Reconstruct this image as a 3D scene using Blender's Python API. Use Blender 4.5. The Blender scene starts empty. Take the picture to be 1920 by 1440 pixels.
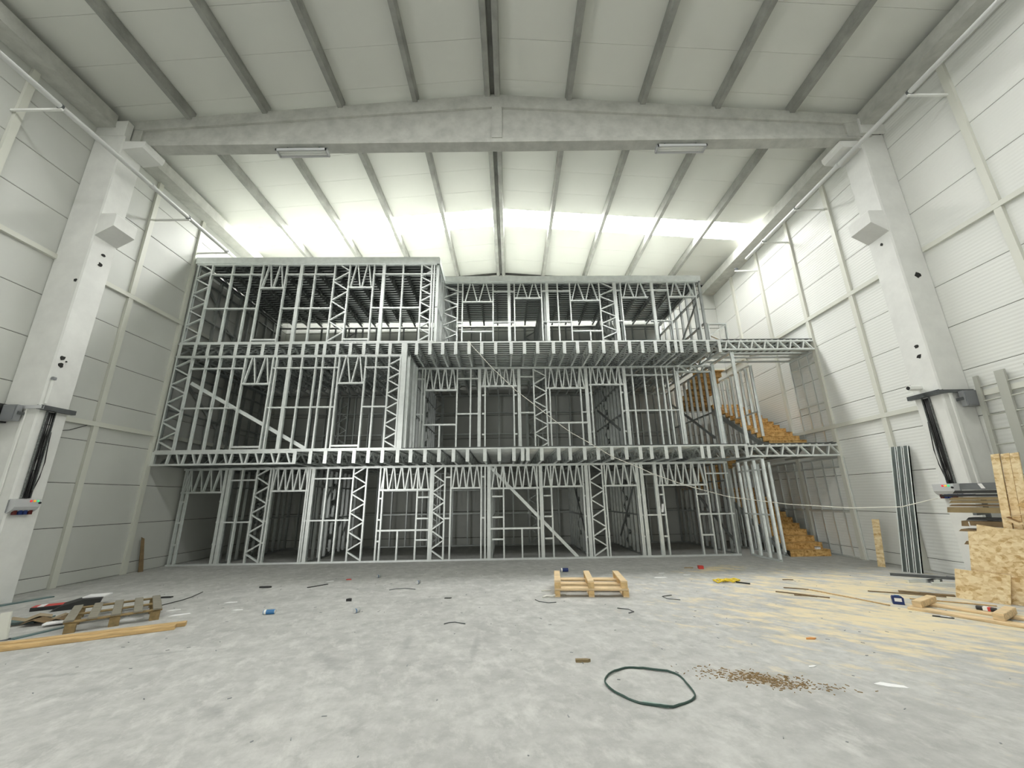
import bpy, math, random
from mathutils import Vector, Matrix
random.seed(7)
S = bpy.context.scene
COL = S.collection
rad = math.radians

# ------------------------------------------------------------------ camera
CAM_Z = 1.75
pitch, roll, yaw = rad(15.950), rad(-0.910), rad(0.321)
fwd = Vector((math.sin(yaw) * math.cos(pitch), math.cos(yaw) * math.cos(pitch), math.sin(pitch)))
rt0 = Vector((math.cos(yaw), -math.sin(yaw), 0))
up0 = rt0.cross(fwd)
rt = rt0 * math.cos(roll) + up0 * math.sin(roll)
up = -rt0 * math.sin(roll) + up0 * math.cos(roll)
cd = bpy.data.cameras.new('camera')
cd.sensor_width = 36
cd.lens = 751.28 / 1920 * 36
cd.clip_start, cd.clip_end = 0.05, 200
cam = bpy.data.objects.new('camera', cd)
COL.objects.link(cam)
cam.matrix_world = Matrix(((rt.x, up.x, -fwd.x, 0), (rt.y, up.y, -fwd.y, 0), (rt.z, up.z, -fwd.z, CAM_Z), (0, 0, 0, 1)))
S.camera = cam

# ------------------------------------------------------------------ world, exposure, lights
SKYLIGHT = 32.0          # brightness of the daylit translucent roof strips
SIDE_FILL = 750.0             # fill (W) from an unseen side gate, added to brighten the right side
S.view_settings.view_transform = 'Standard'
S.view_settings.look = 'None'
S.view_settings.gamma = 1
S.view_settings.use_curve_mapping = False
S.view_settings.exposure = 0.0
w = bpy.data.worlds.new('world')
S.world = w
w.use_nodes = True
w.node_tree.nodes['Background'].inputs[0].default_value = (0.85, 0.93, 1.0, 1)
w.node_tree.nodes['Background'].inputs[1].default_value = 1.0
S.cycles.use_denoising = True
S.cycles.max_bounces = 10
S.cycles.diffuse_bounces = 8
S.cycles.sample_clamp_indirect = 6


def area(name, loc, direction, sx, sy, power, colour):
    l = bpy.data.lights.new(name, 'AREA')
    l.shape = 'RECTANGLE'
    l.size, l.size_y, l.energy, l.color = sx, sy, power, colour
    o = bpy.data.objects.new(name, l)
    COL.objects.link(o)
    o.location = loc
    o.rotation_euler = Vector(direction).to_track_quat('-Z', 'Y').to_euler()
    return o


area('side_fill_light', (-10.3, -4.5, 2.6), (1, 0.25, -0.5), 5.0, 5.0, SIDE_FILL, (1.0, 0.99, 0.95))

# ------------------------------------------------------------------ materials


def mat(name, base, rough=0.6, metal=0.0, var=0.0, scale=3.0, bump=0.0, bscale=40.0, stretch=(1, 1, 1), emit=None, dark=None, spec=0.5):
    m = bpy.data.materials.new(name)
    m.use_nodes = True
    nt = m.node_tree
    b = nt.nodes['Principled BSDF']
    b.inputs['Roughness'].default_value = rough
    b.inputs['Metallic'].default_value = metal
    b.inputs['Specular IOR Level'].default_value = spec
    b.inputs['Base Color'].default_value = (*base, 1)
    if emit:
        b.inputs['Emission Color'].default_value = (*emit[0], 1)
        b.inputs['Emission Strength'].default_value = emit[1]
    if var or bump:
        tc = nt.nodes.new('ShaderNodeTexCoord')
        mp = nt.nodes.new('ShaderNodeMapping')
        mp.inputs['Scale'].default_value = stretch
        nt.links.new(tc.outputs['Object'], mp.inputs[0])
    if var:
        n = nt.nodes.new('ShaderNodeTexNoise')
        n.inputs['Scale'].default_value = scale
        n.inputs['Detail'].default_value = 6
        n.inputs['Roughness'].default_value = 0.62
        nt.links.new(mp.outputs[0], n.inputs['Vector'])
        r = nt.nodes.new('ShaderNodeValToRGB')
        d = dark or tuple(c * (1 - var) for c in base)
        r.color_ramp.elements[0].position, r.color_ramp.elements[1].position = 0.33, 0.67
        r.color_ramp.elements[0].color = (*d, 1)
        r.color_ramp.elements[1].color = (*(min(1, c * (1 + var * 0.45)) for c in base), 1)
        nt.links.new(n.outputs['Fac'], r.inputs[0])
        nt.links.new(r.outputs[0], b.inputs['Base Color'])
    if bump:
        n2 = nt.nodes.new('ShaderNodeTexNoise')
        n2.inputs['Scale'].default_value = bscale
        n2.inputs['Detail'].default_value = 4
        nt.links.new(mp.outputs[0], n2.inputs['Vector'])
        bp = nt.nodes.new('ShaderNodeBump')
        bp.inputs['Strength'].default_value = bump
        bp.inputs['Distance'].default_value = 0.02
        nt.links.new(n2.outputs['Fac'], bp.inputs['Height'])
        nt.links.new(bp.outputs[0], b.inputs['Normal'])
    return m


def ribbed(name, base, axis, pitch_m, strength, rough=0.5):
    """painted sheet with fine rolled ribs (relief only)"""
    m = mat(name, base, rough)
    nt = m.node_tree
    b = nt.nodes['Principled BSDF']
    tc = nt.nodes.new('ShaderNodeTexCoord')
    wv = nt.nodes.new('ShaderNodeTexWave')
    wv.wave_type, wv.bands_direction = 'BANDS', axis
    wv.inputs['Scale'].default_value = 0.314 / pitch_m
    nt.links.new(tc.outputs['Object'], wv.inputs['Vector'])
    bp = nt.nodes.new('ShaderNodeBump')
    bp.inputs['Strength'].default_value = strength
    bp.inputs['Distance'].default_value = 0.004
    nt.links.new(wv.outputs['Fac'], bp.inputs['Height'])
    nt.links.new(bp.outputs[0], b.inputs['Normal'])
    return m


def osb(name, base=(0.72, 0.55, 0.30), dark=(0.50, 0.32, 0.13), light=(0.86, 0.72, 0.47)):
    m = mat(name, base, 0.7)
    nt = m.node_tree
    b = nt.nodes['Principled BSDF']
    tc = nt.nodes.new('ShaderNodeTexCoord')
    cols = []
    for rot, st in ((0.5, (7, 22, 22)), (2.1, (20, 7, 18)), (1.2, (13, 13, 34))):
        mp = nt.nodes.new('ShaderNodeMapping')
        mp.inputs['Rotation'].default_value = (rot, rot * 0.7, rot * 1.3)
        mp.inputs['Scale'].default_value = st
        nt.links.new(tc.outputs['Object'], mp.inputs[0])
        v = nt.nodes.new('ShaderNodeTexVoronoi')
        v.inputs['Scale'].default_value = 1.0
        nt.links.new(mp.outputs[0], v.inputs['Vector'])
        sp = nt.nodes.new('ShaderNodeSeparateColor')
        nt.links.new(v.outputs['Color'], sp.inputs[0])
        cols.append(sp.outputs[0])
    a = nt.nodes.new('ShaderNodeMath'); a.operation = 'ADD'
    nt.links.new(cols[0], a.inputs[0]); nt.links.new(cols[1], a.inputs[1])
    a2 = nt.nodes.new('ShaderNodeMath'); a2.operation = 'MULTIPLY_ADD'
    nt.links.new(cols[2], a2.inputs[0]); a2.inputs[1].default_value = 0.5
    nt.links.new(a.outputs[0], a2.inputs[2])
    a3 = nt.nodes.new('ShaderNodeMath'); a3.operation = 'MULTIPLY'
    nt.links.new(a2.outputs[0], a3.inputs[0]); a3.inputs[1].default_value = 0.4
    r = nt.nodes.new('ShaderNodeValToRGB')
    r.color_ramp.elements[0].position, r.color_ramp.elements[1].position = 0.12, 0.8
    r.color_ramp.elements[0].color = (*dark, 1)
    r.color_ramp.elements[1].color = (*light, 1)
    e = r.color_ramp.elements.new(0.42)
    e.color = (*base, 1)
    nt.links.new(a3.outputs[0], r.inputs[0])
    nt.links.new(r.outputs[0], b.inputs['Base Color'])
    return m


def floor_material():
    m = mat('dusty_concrete', (0.5, 0.5, 0.48), 0.75, spec=0.3)
    nt = m.node_tree
    N, L = nt.nodes, nt.links
    b = N['Principled BSDF']
    tc = N.new('ShaderNodeTexCoord')

    def noise(scale, stretch=(1, 1, 1), detail=8, rough=0.6, rot=0.0):
        mp = N.new('ShaderNodeMapping')
        mp.vector_type = 'TEXTURE'
        mp.inputs['Scale'].default_value = tuple(1 / q for q in stretch)
        mp.inputs['Rotation'].default_value = (0, 0, rot)
        L.new(tc.outputs['Object'], mp.inputs[0])
        n = N.new('ShaderNodeTexNoise')
        n.inputs['Scale'].default_value = scale
        n.inputs['Detail'].default_value = detail
        n.inputs['Roughness'].default_value = rough
        L.new(mp.outputs[0], n.inputs['Vector'])
        return n.outputs['Fac']

    def ramp(src, p0, p1, c0=(0, 0, 0), c1=(1, 1, 1)):
        r = N.new('ShaderNodeValToRGB')
        r.color_ramp.elements[0].position, r.color_ramp.elements[1].position = p0, p1
        r.color_ramp.elements[0].color, r.color_ramp.elements[1].color = (*c0, 1), (*c1, 1)
        L.new(src, r.inputs[0])
        return r.outputs[0]

    def mix(fac, a, c, mode='MIX'):
        x = N.new('ShaderNodeMix')
        x.data_type, x.blend_type = 'RGBA', mode
        if isinstance(fac, float):
            x.inputs[0].default_value = fac
        else:
            L.new(fac, x.inputs[0])
        for i, s in ((6, a), (7, c)):
            if isinstance(s, tuple):
                x.inputs[i].default_value = (*s, 1)
            else:
                L.new(s, x.inputs[i])
        return x.outputs[2]

    def math_(op, a, c=0.0):
        x = N.new('ShaderNodeMath')
        x.operation = op
        for i, s in ((0, a), (1, c)):
            if isinstance(s, (int, float)):
                x.inputs[i].default_value = s
            else:
                L.new(s, x.inputs[i])
        return x.outputs[0]

    def blob(cx, cy, rx, ry, rot=0.0):
        mp = N.new('ShaderNodeMapping')
        mp.vector_type = 'TEXTURE'
        mp.inputs['Location'].default_value = (cx, cy, 0)
        mp.inputs['Rotation'].default_value = (0, 0, rot)
        mp.inputs['Scale'].default_value = (rx, ry, 1)
        L.new(tc.outputs['Object'], mp.inputs[0])
        ln = N.new('ShaderNodeVectorMath')
        ln.operation = 'LENGTH'
        L.new(mp.outputs[0], ln.inputs[0])
        return math_('SUBTRACT', 1.0, ln.outputs['Value'])

    col = ramp(noise(0.9), 0.3, 0.7, (0.41, 0.41, 0.395), (0.56, 0.56, 0.54))
    col = mix(ramp(noise(5.0, (1, 1, 1), 10, 0.7), 0.35, 0.62), mix(0.55, col, (0.30, 0.30, 0.285)), col)
    # trowel and drag marks
    col = mix(ramp(noise(3.2, (1.5, 0.8, 1), 10, 0.72, 0.35), 0.50, 0.72), col, (0.60, 0.60, 0.575))
    col = mix(math_('MULTIPLY', ramp(noise(2.0, (1.4, 0.8, 1), 8, 0.7, -0.5), 0.58, 0.72), 0.40), col, (0.23, 0.23, 0.22))
    # smudges and tyre rubber
    for cx, cy, rx, ry, ro in ((-2.15, 5.3, 0.55, 0.14, -0.85), (-1.35, 5.85, 0.09, 0.5, 0.1), (-0.47, 5.6, 0.07, 0.75, 0.0),
                               (-2.7, 4.2, 0.35, 0.10, -0.5), (-4.3, 5.6, 0.5, 0.07, 0.3), (-4.9, 5.0, 0.5, 0.08, 0.2)):
        msk = ramp(math_('ADD', blob(cx, cy, rx, ry, ro), math_('MULTIPLY', math_('SUBTRACT', noise(9.0), 0.5), 1.6)), 0.15, 0.8)
        col = mix(math_('MULTIPLY', msk, 0.42), col, (0.24, 0.24, 0.235))
    # sawdust blown over the right of the floor
    dust = math_('MAXIMUM', blob(6.5, 8.4, 3.9, 2.5, 0.1), math_('MAXIMUM', blob(5.5, 6.4, 3.6, 2.6, -0.3), blob(5.0, 10.8, 1.5, 0.5, 0.3)))
    streak = noise(2.4, (0.75, 1.9, 1), 10, 0.72, -0.75)
    dm = math_('ADD', dust, math_('MULTIPLY', math_('SUBTRACT', streak, 0.55), 4.6))
    col = mix(math_('MULTIPLY', ramp(dm, 0.05, 0.75), 0.85), col, (0.76, 0.645, 0.41))
    # rusty scraping
    rm = math_('ADD', blob(2.45, 4.6, 0.55, 0.26, -0.6), math_('MULTIPLY', math_('SUBTRACT', noise(7.0, (1, 2.2, 1), 9, 0.75, -0.5), 0.55), 3.2))
    col = mix(math_('MULTIPLY', ramp(rm, 0.1, 0.8), 0.6), col, (0.33, 0.24, 0.13))
    L.new(col, b.inputs['Base Color'])
    bp = N.new('ShaderNodeBump')
    bp.inputs['Strength'].default_value = 0.4
    bp.inputs['Distance'].default_value = 0.012
    L.new(noise(16.0, (1.0, 1.4, 1), 10, 0.75, 0.4), bp.inputs['Height'])
    L.new(bp.outputs[0], b.inputs['Normal'])
    return m


M = dict(
    floor=floor_material(),
    panel=mat('shade_toned_wall_panel', (0.60, 0.61, 0.58), 0.5, var=0.05, scale=0.5),  # greyer than the ribbed panel: left wall's shade put into the colour
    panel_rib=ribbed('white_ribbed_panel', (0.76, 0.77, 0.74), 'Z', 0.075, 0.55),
    roof=mat('white_roof_panel', (0.70, 0.71, 0.665), 0.55, var=0.04, scale=0.3),
    steel_white=mat('painted_steel', (0.66, 0.665, 0.60), 0.45),
    column=mat('painted_concrete', (0.75, 0.755, 0.73), 0.75, var=0.09, scale=1.6, bump=0.12, bscale=9),
    concrete=mat('raw_concrete', (0.50, 0.505, 0.47), 0.85, var=0.17, scale=3.2, bump=0.2, bscale=14),
    purlin=mat('grey_concrete', (0.32, 0.325, 0.30), 0.85, var=0.25, scale=2.2),
    skylight=mat('translucent_roof_sheet', (0.9, 0.93, 0.9), 0.4, emit=((1.0, 1.0, 0.97), SKYLIGHT)),
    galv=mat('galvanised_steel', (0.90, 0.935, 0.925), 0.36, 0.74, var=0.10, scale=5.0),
    galv_shade=mat('galvanised_shade_copy', (0.46, 0.485, 0.48), 0.36, 0.75, var=0.15, scale=5.0),  # darker copy of the galvanised steel, interior shade put into its colour
    deck=mat('shade_toned_deck', (0.13, 0.14, 0.14), 0.4, 0.5, var=0.2, scale=2.0),  # darkened so the shade between battens sits in the colour
    galv_shiny=mat('dark_reflecting_galvanised', (0.24, 0.27, 0.27), 0.2, 1.0, var=0.4, scale=1.5, stretch=(6, 6, 0.8)),  # dark base paints the floor's dark reflection into the channel faces
    pipe=mat('grey_pipe_paint', (0.62, 0.63, 0.62), 0.4),
    osb=osb('strand_board'),
    osb_dark=osb('strand_board_stair', (0.60, 0.36, 0.12), (0.34, 0.17, 0.04), (0.76, 0.52, 0.22)),
    pine=mat('pale_pine', (0.74, 0.56, 0.33), 0.7, var=0.3, scale=3.0, stretch=(1.2, 9, 9)),
    pine_end=mat('pine_block', (0.66, 0.46, 0.22), 0.75, var=0.3, scale=9.0),
    plank=mat('yellow_plank', (0.62, 0.42, 0.19), 0.7, var=0.35, scale=2.5, stretch=(1.2, 14, 14)),
    oldwood=mat('weathered_wood', (0.27, 0.25, 0.20), 0.8, var=0.3, scale=4.0, stretch=(1.5, 12, 12)),
    oldblock=mat('old_pallet_block', (0.28, 0.20, 0.09), 0.8, var=0.35, scale=10.0),
    brown=mat('brown_board', (0.22, 0.15, 0.075), 0.7, var=0.3, scale=5),
    brown_pale=mat('shade_toned_brown_board', (0.27, 0.205, 0.105), 0.7, var=0.25, scale=5),  # darkened: shade on the racked boards' fronts is in the colour
    shaving=mat('brown_shaving', (0.30, 0.20, 0.09), 0.8),
    cardboard=mat('cardboard', (0.36, 0.29, 0.19), 0.85, var=0.2, scale=6),
    black=mat('black_plastic', (0.012, 0.013, 0.013), 0.5),
    black_board=mat('black_board', (0.02, 0.021, 0.02), 0.55, var=0.3, scale=4),
    dark_steel=mat('dark_steel', (0.16, 0.17, 0.175), 0.35, 0.6, var=0.3, scale=3),
    grey_plastic=mat('grey_plastic', (0.24, 0.25, 0.26), 0.45),
    grey_glass=mat('grey_lamp_glass', (0.20, 0.21, 0.225), 0.15),
    pale_grey=mat('pale_grey_plastic', (0.55, 0.56, 0.57), 0.4),
    white_plastic=mat('white_plastic', (0.82, 0.83, 0.80), 0.4),
    cable=mat('black_cable', (0.02, 0.02, 0.02), 0.6),
    tray=mat('cable_tray', (0.20, 0.215, 0.21), 0.5, 0.4, var=0.6, scale=45.0),
    red=mat('red_print', (0.55, 0.05, 0.04), 0.5),
    dark_red=mat('dark_red_plastic', (0.09, 0.008, 0.006), 0.5),
    red_lamp=mat('red_lamp_cap', (0.7, 0.04, 0.06), 0.3, emit=((1, 0.05, 0.08), 0.35)),
    amber_lamp=mat('amber_lamp_cap', (0.8, 0.42, 0.02), 0.3, emit=((1, 0.55, 0.05), 0.4)),
    green_lamp=mat('green_lamp_cap', (0.05, 0.55, 0.22), 0.3, emit=((0.1, 1, 0.45), 0.45)),
    blue=mat('blue_print', (0.03, 0.16, 0.36), 0.35),
    navy=mat('navy_plastic', (0.012, 0.03, 0.14), 0.4),
    teal=mat('teal_film', (0.12, 0.19, 0.19), 0.35, var=0.3, scale=3),
    strap=mat('green_strap', (0.035, 0.075, 0.06), 0.45),
    strap_tab=mat('pale_green_tape', (0.28, 0.40, 0.35), 0.5),
    white_paper=mat('white_paper', (0.85, 0.85, 0.85), 0.7),
    rope=mat('white_rope', (0.78, 0.77, 0.70), 0.8),
    yellow=mat('yellow_strap', (0.75, 0.55, 0.03), 0.5),
    orange=mat('orange_wood', (0.62, 0.28, 0.08), 0.7),
    dark_hole=mat('dark_hole', (0.02, 0.02, 0.018), 0.9),
    tin=mat('silver_tin', (0.7, 0.71, 0.7), 0.3, 0.8),
    lamp_glass=mat('lamp_diffuser', (0.75, 0.77, 0.74), 0.2),
    aluminium=mat('ladder_aluminium', (0.44, 0.445, 0.40), 0.45, 0.2),
    gap=mat('dark_gap', (0.05, 0.05, 0.045), 0.9),
)

# ------------------------------------------------------------------ mesh helpers


class MB:
    def __init__(s):
        s.v, s.f = [], []

    def add(s, vs, fs):
        n = len(s.v)
        s.v += [tuple(x) for x in vs]
        s.f += [tuple(i + n for i in f) for f in fs]
        return s

    def box(s, x0, x1, y0, y1, z0, z1):
        x0, x1 = sorted((x0, x1)); y0, y1 = sorted((y0, y1)); z0, z1 = sorted((z0, z1))
        return s.add([(x0, y0, z0), (x1, y0, z0), (x1, y1, z0), (x0, y1, z0), (x0, y0, z1), (x1, y0, z1), (x1, y1, z1), (x0, y1, z1)],
                     [(0, 3, 2, 1), (4, 5, 6, 7), (0, 1, 5, 4), (1, 2, 6, 5), (2, 3, 7, 6), (3, 0, 4, 7)])

    def cbox(s, x0, x1, y0, y1, z0, z1, c=0.01):
        """box whose four long edges along its longest axis are chamfered"""
        d = (abs(x1 - x0), abs(y1 - y0), abs(z1 - z0))
        ax = d.index(max(d))
        lo, hi = [min(x0, x1), min(y0, y1), min(z0, z1)], [max(x0, x1), max(y0, y1), max(z0, z1)]
        o = [(1, 2), (2, 0), (0, 1)][ax]
        a0, a1, b0, b1 = lo[o[0]], hi[o[0]], lo[o[1]], hi[o[1]]
        c = min(c, (a1 - a0) * 0.4, (b1 - b0) * 0.4)
        pr = [(a0 + c, b0), (a1 - c, b0), (a1, b0 + c), (a1, b1 - c), (a1 - c, b1), (a0 + c, b1), (a0, b1 - c), (a0, b0 + c)]
        vs = []
        for t in (lo[ax], hi[ax]):
            for a, b in pr:
                p = [0, 0, 0]
                p[ax], p[o[0]], p[o[1]] = t, a, b
                vs.append(p)
        return s.add(vs, [tuple(range(7, -1, -1)), tuple(range(8, 16))] + [(i, (i + 1) % 8, 8 + (i + 1) % 8, 8 + i) for i in range(8)])

    def prism(s, poly, d):
        """polygon (3-D points) pushed along vector d"""
        d = Vector(d)
        n = len(poly)
        a = [Vector(p) for p in poly]
        nrm = Vector((0, 0, 0))
        for i in range(n):
            nrm += (a[i] - a[0]).cross(a[(i + 1) % n] - a[0])
        if nrm.dot(d) > 0:
            a.reverse()
        return s.add(a + [p + d for p in a], [tuple(range(n)), tuple(range(2 * n - 1, n - 1, -1))] +
                     [((i + 1) % n, i, n + i, n + (i + 1) % n) for i in range(n)])

    def chan(s, p0, p1, wd, w_, dd, d_, t=0.006, flip=1):
        """cold-formed C channel from p0 to p1: flange of width w_ at depth 0, web on one side, depth d_ along dd"""
        p0, p1, wd, dd = Vector(p0), Vector(p1), Vector(wd).normalized(), Vector(dd).normalized()
        h = w_ / 2
        pr = [(-h, 0), (h, 0), (h, t), (-h + t, t), (-h + t, d_ - t), (h, d_ - t), (h, d_), (-h, d_)]
        if flip < 0:
            pr = [(-a, b) for a, b in pr][::-1]
        vs = [p + wd * a + dd * b for p in (p0, p1) for a, b in pr]
        if wd.cross(dd).dot(p1 - p0) < 0:
            fs = [tuple(range(8)), tuple(range(15, 7, -1))] + [(i, 8 + i, 8 + (i + 1) % 8, (i + 1) % 8) for i in range(8)]
        else:
            fs = [tuple(range(7, -1, -1)), tuple(range(8, 16))] + [(i, (i + 1) % 8, 8 + (i + 1) % 8, 8 + i) for i in range(8)]
        return s.add(vs, fs)

    def tube(s, pts, r, n=8, closed=False, flat=1.0):
        pts = [Vector(p) for p in pts]
        m = len(pts)
        vs, fs = [], []
        ref = Vector((0, 0, 1))
        for i, p in enumerate(pts):
            a = pts[(i - 1) % m] if (i or closed) else p
            b = pts[(i + 1) % m] if (i < m - 1 or closed) else p
            t = (b - a).normalized()
            x = t.cross(ref)
            if x.length < 1e-3:
                x = t.cross(Vector((0, 1, 0)))
            x.normalize()
            y = x.cross(t)
            for k in range(n):
                an = 2 * math.pi * k / n
                vs.append(p + x * r * math.cos(an) + y * r * flat * math.sin(an))
        rings = m if closed else m - 1
        for i in range(rings):
            j = (i + 1) % m
            for k in range(n):
                fs.append((i * n + k, i * n + (k + 1) % n, j * n + (k + 1) % n, j * n + k))
        if not closed:
            fs.append(tuple(range(n - 1, -1, -1)))
            fs.append(tuple((m - 1) * n + k for k in range(n)))
        return s.add(vs, fs)

    def disc(s, c, ax, r, h, n=14, r2=None):
        c, ax = Vector(c), Vector(ax).normalized()
        x = ax.orthogonal().normalized()
        y = ax.cross(x)
        r2 = r if r2 is None else r2
        vs = [c + (x * math.cos(2 * math.pi * k / n) + y * math.sin(2 * math.pi * k / n)) * r for k in range(n)]
        vs += [c + ax * h + (x * math.cos(2 * math.pi * k / n) + y * math.sin(2 * math.pi * k / n)) * r2 for k in range(n)]
        return s.add(vs, [tuple(range(n - 1, -1, -1)), tuple(range(n, 2 * n))] + [(k, (k + 1) % n, n + (k + 1) % n, n + k) for k in range(n)])

    def mesh(s, name):
        me = bpy.data.meshes.new(name)
        me.from_pydata(s.v, [], s.f)
        me.update()
        return me

    def obj(s, name, m, parent=None, loc=None, smooth=False):
        me = s.mesh(name)
        me.materials.append(M[m] if isinstance(m, str) else m)
        if smooth:
            for p in me.polygons:
                p.use_smooth = True
        o = bpy.data.objects.new(name, me)
        COL.objects.link(o)
        if parent is not None:
            o.parent = parent
        if loc is not None:
            o.location = loc
        return o


def tag(o, label=None, cat=None, group=None, kind=None):
    if label: o['label'] = label
    if cat: o['category'] = cat
    if group: o['group'] = group
    if kind: o['kind'] = kind
    return o


def empty(name, loc=(0, 0, 0), rz=0.0, parent=None):
    o = bpy.data.objects.new(name, None)
    COL.objects.link(o)
    o.empty_display_size = 0.2
    o.location = loc
    o.rotation_euler = (0, 0, rz)
    if parent is not None:
        o.parent = parent
    return o


def inst(name, me, parent, mtx=None, loc=None):
    o = bpy.data.objects.new(name, me)
    COL.objects.link(o)
    o.parent = parent
    if mtx is not None:
        o.matrix_local = mtx
    if loc is not None:
        o.location = loc
    return o


# ------------------------------------------------------------------ hall
XL, XR, YB, YF, XC = -10.2, 9.65, 17.0, -9.0, -0.35
RIDGE, SLOPE = 12.17, 0.0862


def roof_z(x):
    return RIDGE - SLOPE * abs(x - XC)


fl = MB().box(XL - 0.3, XR + 0.3, YF - 0.3, YB + 0.3, -0.15, 0.0).obj('floor', 'floor')
tag(fl, 'grey dusty concrete floor of the hall', None, None, 'structure')

JOINTS = [-0.70, 0.28, 1.27, 2.25, 3.24, 4.22, 5.21, 6.19, 7.17, 8.15, 9.13, 10.11, 11.10]
BAYS = [(YF, -0.85), (-0.8, 8.15), (8.2, YB)]


def side_wall(name, x, s, panel_mat, posts, upper_posts, label):
    """s = +1 when the room lies on the +x side"""
    wl = MB()
    if s > 0:   # unseen gate opening, added for the side fill light
        wl.box(x - 0.02, x - 0.16, YF, -7.0, 0, 11.3).box(x - 0.02, x - 0.16, -7.0, -2.0, 5.21, 11.3).box(x - 0.02, x - 0.16, -2.0, YB + 0.1, 0, 11.3)
    else:
        wl.box(x + 0.02, x + 0.16, YF, YB + 0.1, 0, 11.3)
    wl = wl.obj(name, 'gap')
    tag(wl, label, None, None, 'structure')
    for (y0, y1, z0, z1) in [(a_, b_, c_, d_) for a_, b_ in BAYS for c_, d_ in zip(JOINTS, JOINTS[1:])]:
        for (y0, y1) in ([(y0, -7.0), (-2.0, y1)] if s > 0 and y0 == YF and z1 < 5.3 else [(y0, y1)]):
            a, b = max(z0, 0.0) + 0.006, z1 - 0.006
            mb = MB()
            # tongue-and-groove sheet: flat face with a small chamfer at the joints
            pr = [(x - s * 0.019, a), (x - s * 0.006, a), (x, a + 0.012), (x, b - 0.012), (x - s * 0.006, b), (x - s * 0.019, b)]
            mb.prism([(px, y0 + 0.004, pz) for px, pz in pr], (0, y1 - y0 - 0.008, 0))
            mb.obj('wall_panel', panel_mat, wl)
    for z in (3.66, 7.13):
        mb = MB()
        for (y0, y1) in ((YF + 0.05, -7.05), (-1.95, -1.0), (-0.2, 7.9 if s > 0 else 8.05), (8.5 if s > 0 else 8.75, YB - 0.05)):
            # sheeting rail: channel with a top flange and a small lip
            mb.chan((x, y0, z), (x, y1, z), (0, 0, 1), 0.11, (s, 0, 0), 0.075, 0.008, flip=1)
        mb.obj('sheeting_rail', 'steel_white', wl)
    for y in posts:
        mb = MB()
        for za, zb in ((0.0, 3.6), (3.72, 7.07), (7.19, 10.95)):
            mb.chan((x + s * 0.001, y, za), (x + s * 0.001, y, zb), (0, 1, 0), 0.13, (s, 0, 0), 0.07, 0.008)
        mb.obj('wall_post', 'steel_white', wl)
    for y in upper_posts:
        mb = MB()
        for za, zb in ((0.0, 3.6), (3.72, 7.07), (7.19, 10.95)):
            mb.chan((x + s * 0.001, y, za), (x + s * 0.001, y, zb), (0, 1, 0), 0.13, (s, 0, 0), 0.07, 0.008)
        mb.obj('wall_post', 'steel_white', wl)
    return wl


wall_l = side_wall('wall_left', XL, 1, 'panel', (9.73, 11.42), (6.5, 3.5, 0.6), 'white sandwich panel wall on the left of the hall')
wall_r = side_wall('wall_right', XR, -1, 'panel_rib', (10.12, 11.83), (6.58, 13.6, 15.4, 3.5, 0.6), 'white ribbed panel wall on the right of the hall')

wb = MB().box(XL, XR, YB + 0.02, YB + 0.15, 0, 12.4).obj('wall_back', 'gap')
tag(wb, 'white panel wall closing the hall behind the steel house', None, None, 'structure')
for z0, z1 in zip(JOINTS, JOINTS[1:]):
    a, b = max(z0, 0.0) + 0.006, z1 - 0.006
    MB().prism([(XL, YB + 0.019, a), (XL, YB, a + 0.01), (XL, YB, b - 0.01), (XL, YB + 0.019, b)], (XR - XL, 0, 0)).obj('wall_panel', 'panel', wb)
MB().prism([(XL, YB, 11.11), (XR, YB, 11.11), (XR, YB, 11.25), (XC, YB, 12.05), (XL, YB, 11.25)], (0, 0.019, 0)).obj('wall_panel', 'panel', wb)
mb = MB()
for z in (3.66, 7.13):
    mb.chan((XL, YB, z), (XR, YB, z), (0, 0, 1), 0.11, (0, -1, 0), 0.075, 0.008)
mb.obj('sheeting_rail', 'steel_white', wb)

wf = MB().box(XL, XR, YF - 0.15, YF, 0, 12.3).obj('wall_front', 'panel')
tag(wf, 'white end wall behind the viewer', None, None, 'structure')

# roof: panels one metre wide, purlins of concrete, two translucent strips, the unseen near one narrowed to dim the foreground
cl = MB().prism([(XL - 0.2, YF, roof_z(XL - 0.2) + 0.1), (XC, YF, RIDGE + 0.1), (XR + 0.2, YF, roof_z(XR + 0.2) + 0.1),
                 (XR + 0.2, YF, roof_z(XR + 0.2) + 0.2), (XC, YF, RIDGE + 0.2), (XL - 0.2, YF, roof_z(XL - 0.2) + 0.2)], (0, 12.3 - YF, 0)).obj('ceiling', 'gap')
tag(cl, 'white pitched roof of the hall on concrete purlins', None, None, 'structure')
SKY = [(12.6, 13.55), (3.5, 3.92)]
edges = []
y = YF
cuts = sorted([a for s_ in SKY for a in s_])
stops = [YF] + cuts + [YB]
for a, b in zip(stops, stops[1:]):
    lit = (a, b) in SKY
    n = 1 if lit else max(1, round((b - a) / 1.0))
    for i in range(n):
        ya, yb = a + (b - a) * i / n, a + (b - a) * (i + 1) / n
        for sgn, xe in ((-1, XL), (1, XR)):
            x0, x1 = XC, xe
            pr = [(x0, roof_z(x0)), (x1, roof_z(x1)), (x1, roof_z(x1) + 0.06), (x0, roof_z(x0) + 0.06)]
            MB().prism([(px, ya + 0.003, pz) for px, pz in pr], (0, yb - ya - 0.006, 0)).obj('skylight' if lit else 'roof_panel', 'skylight' if lit else 'roof', cl)
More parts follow.
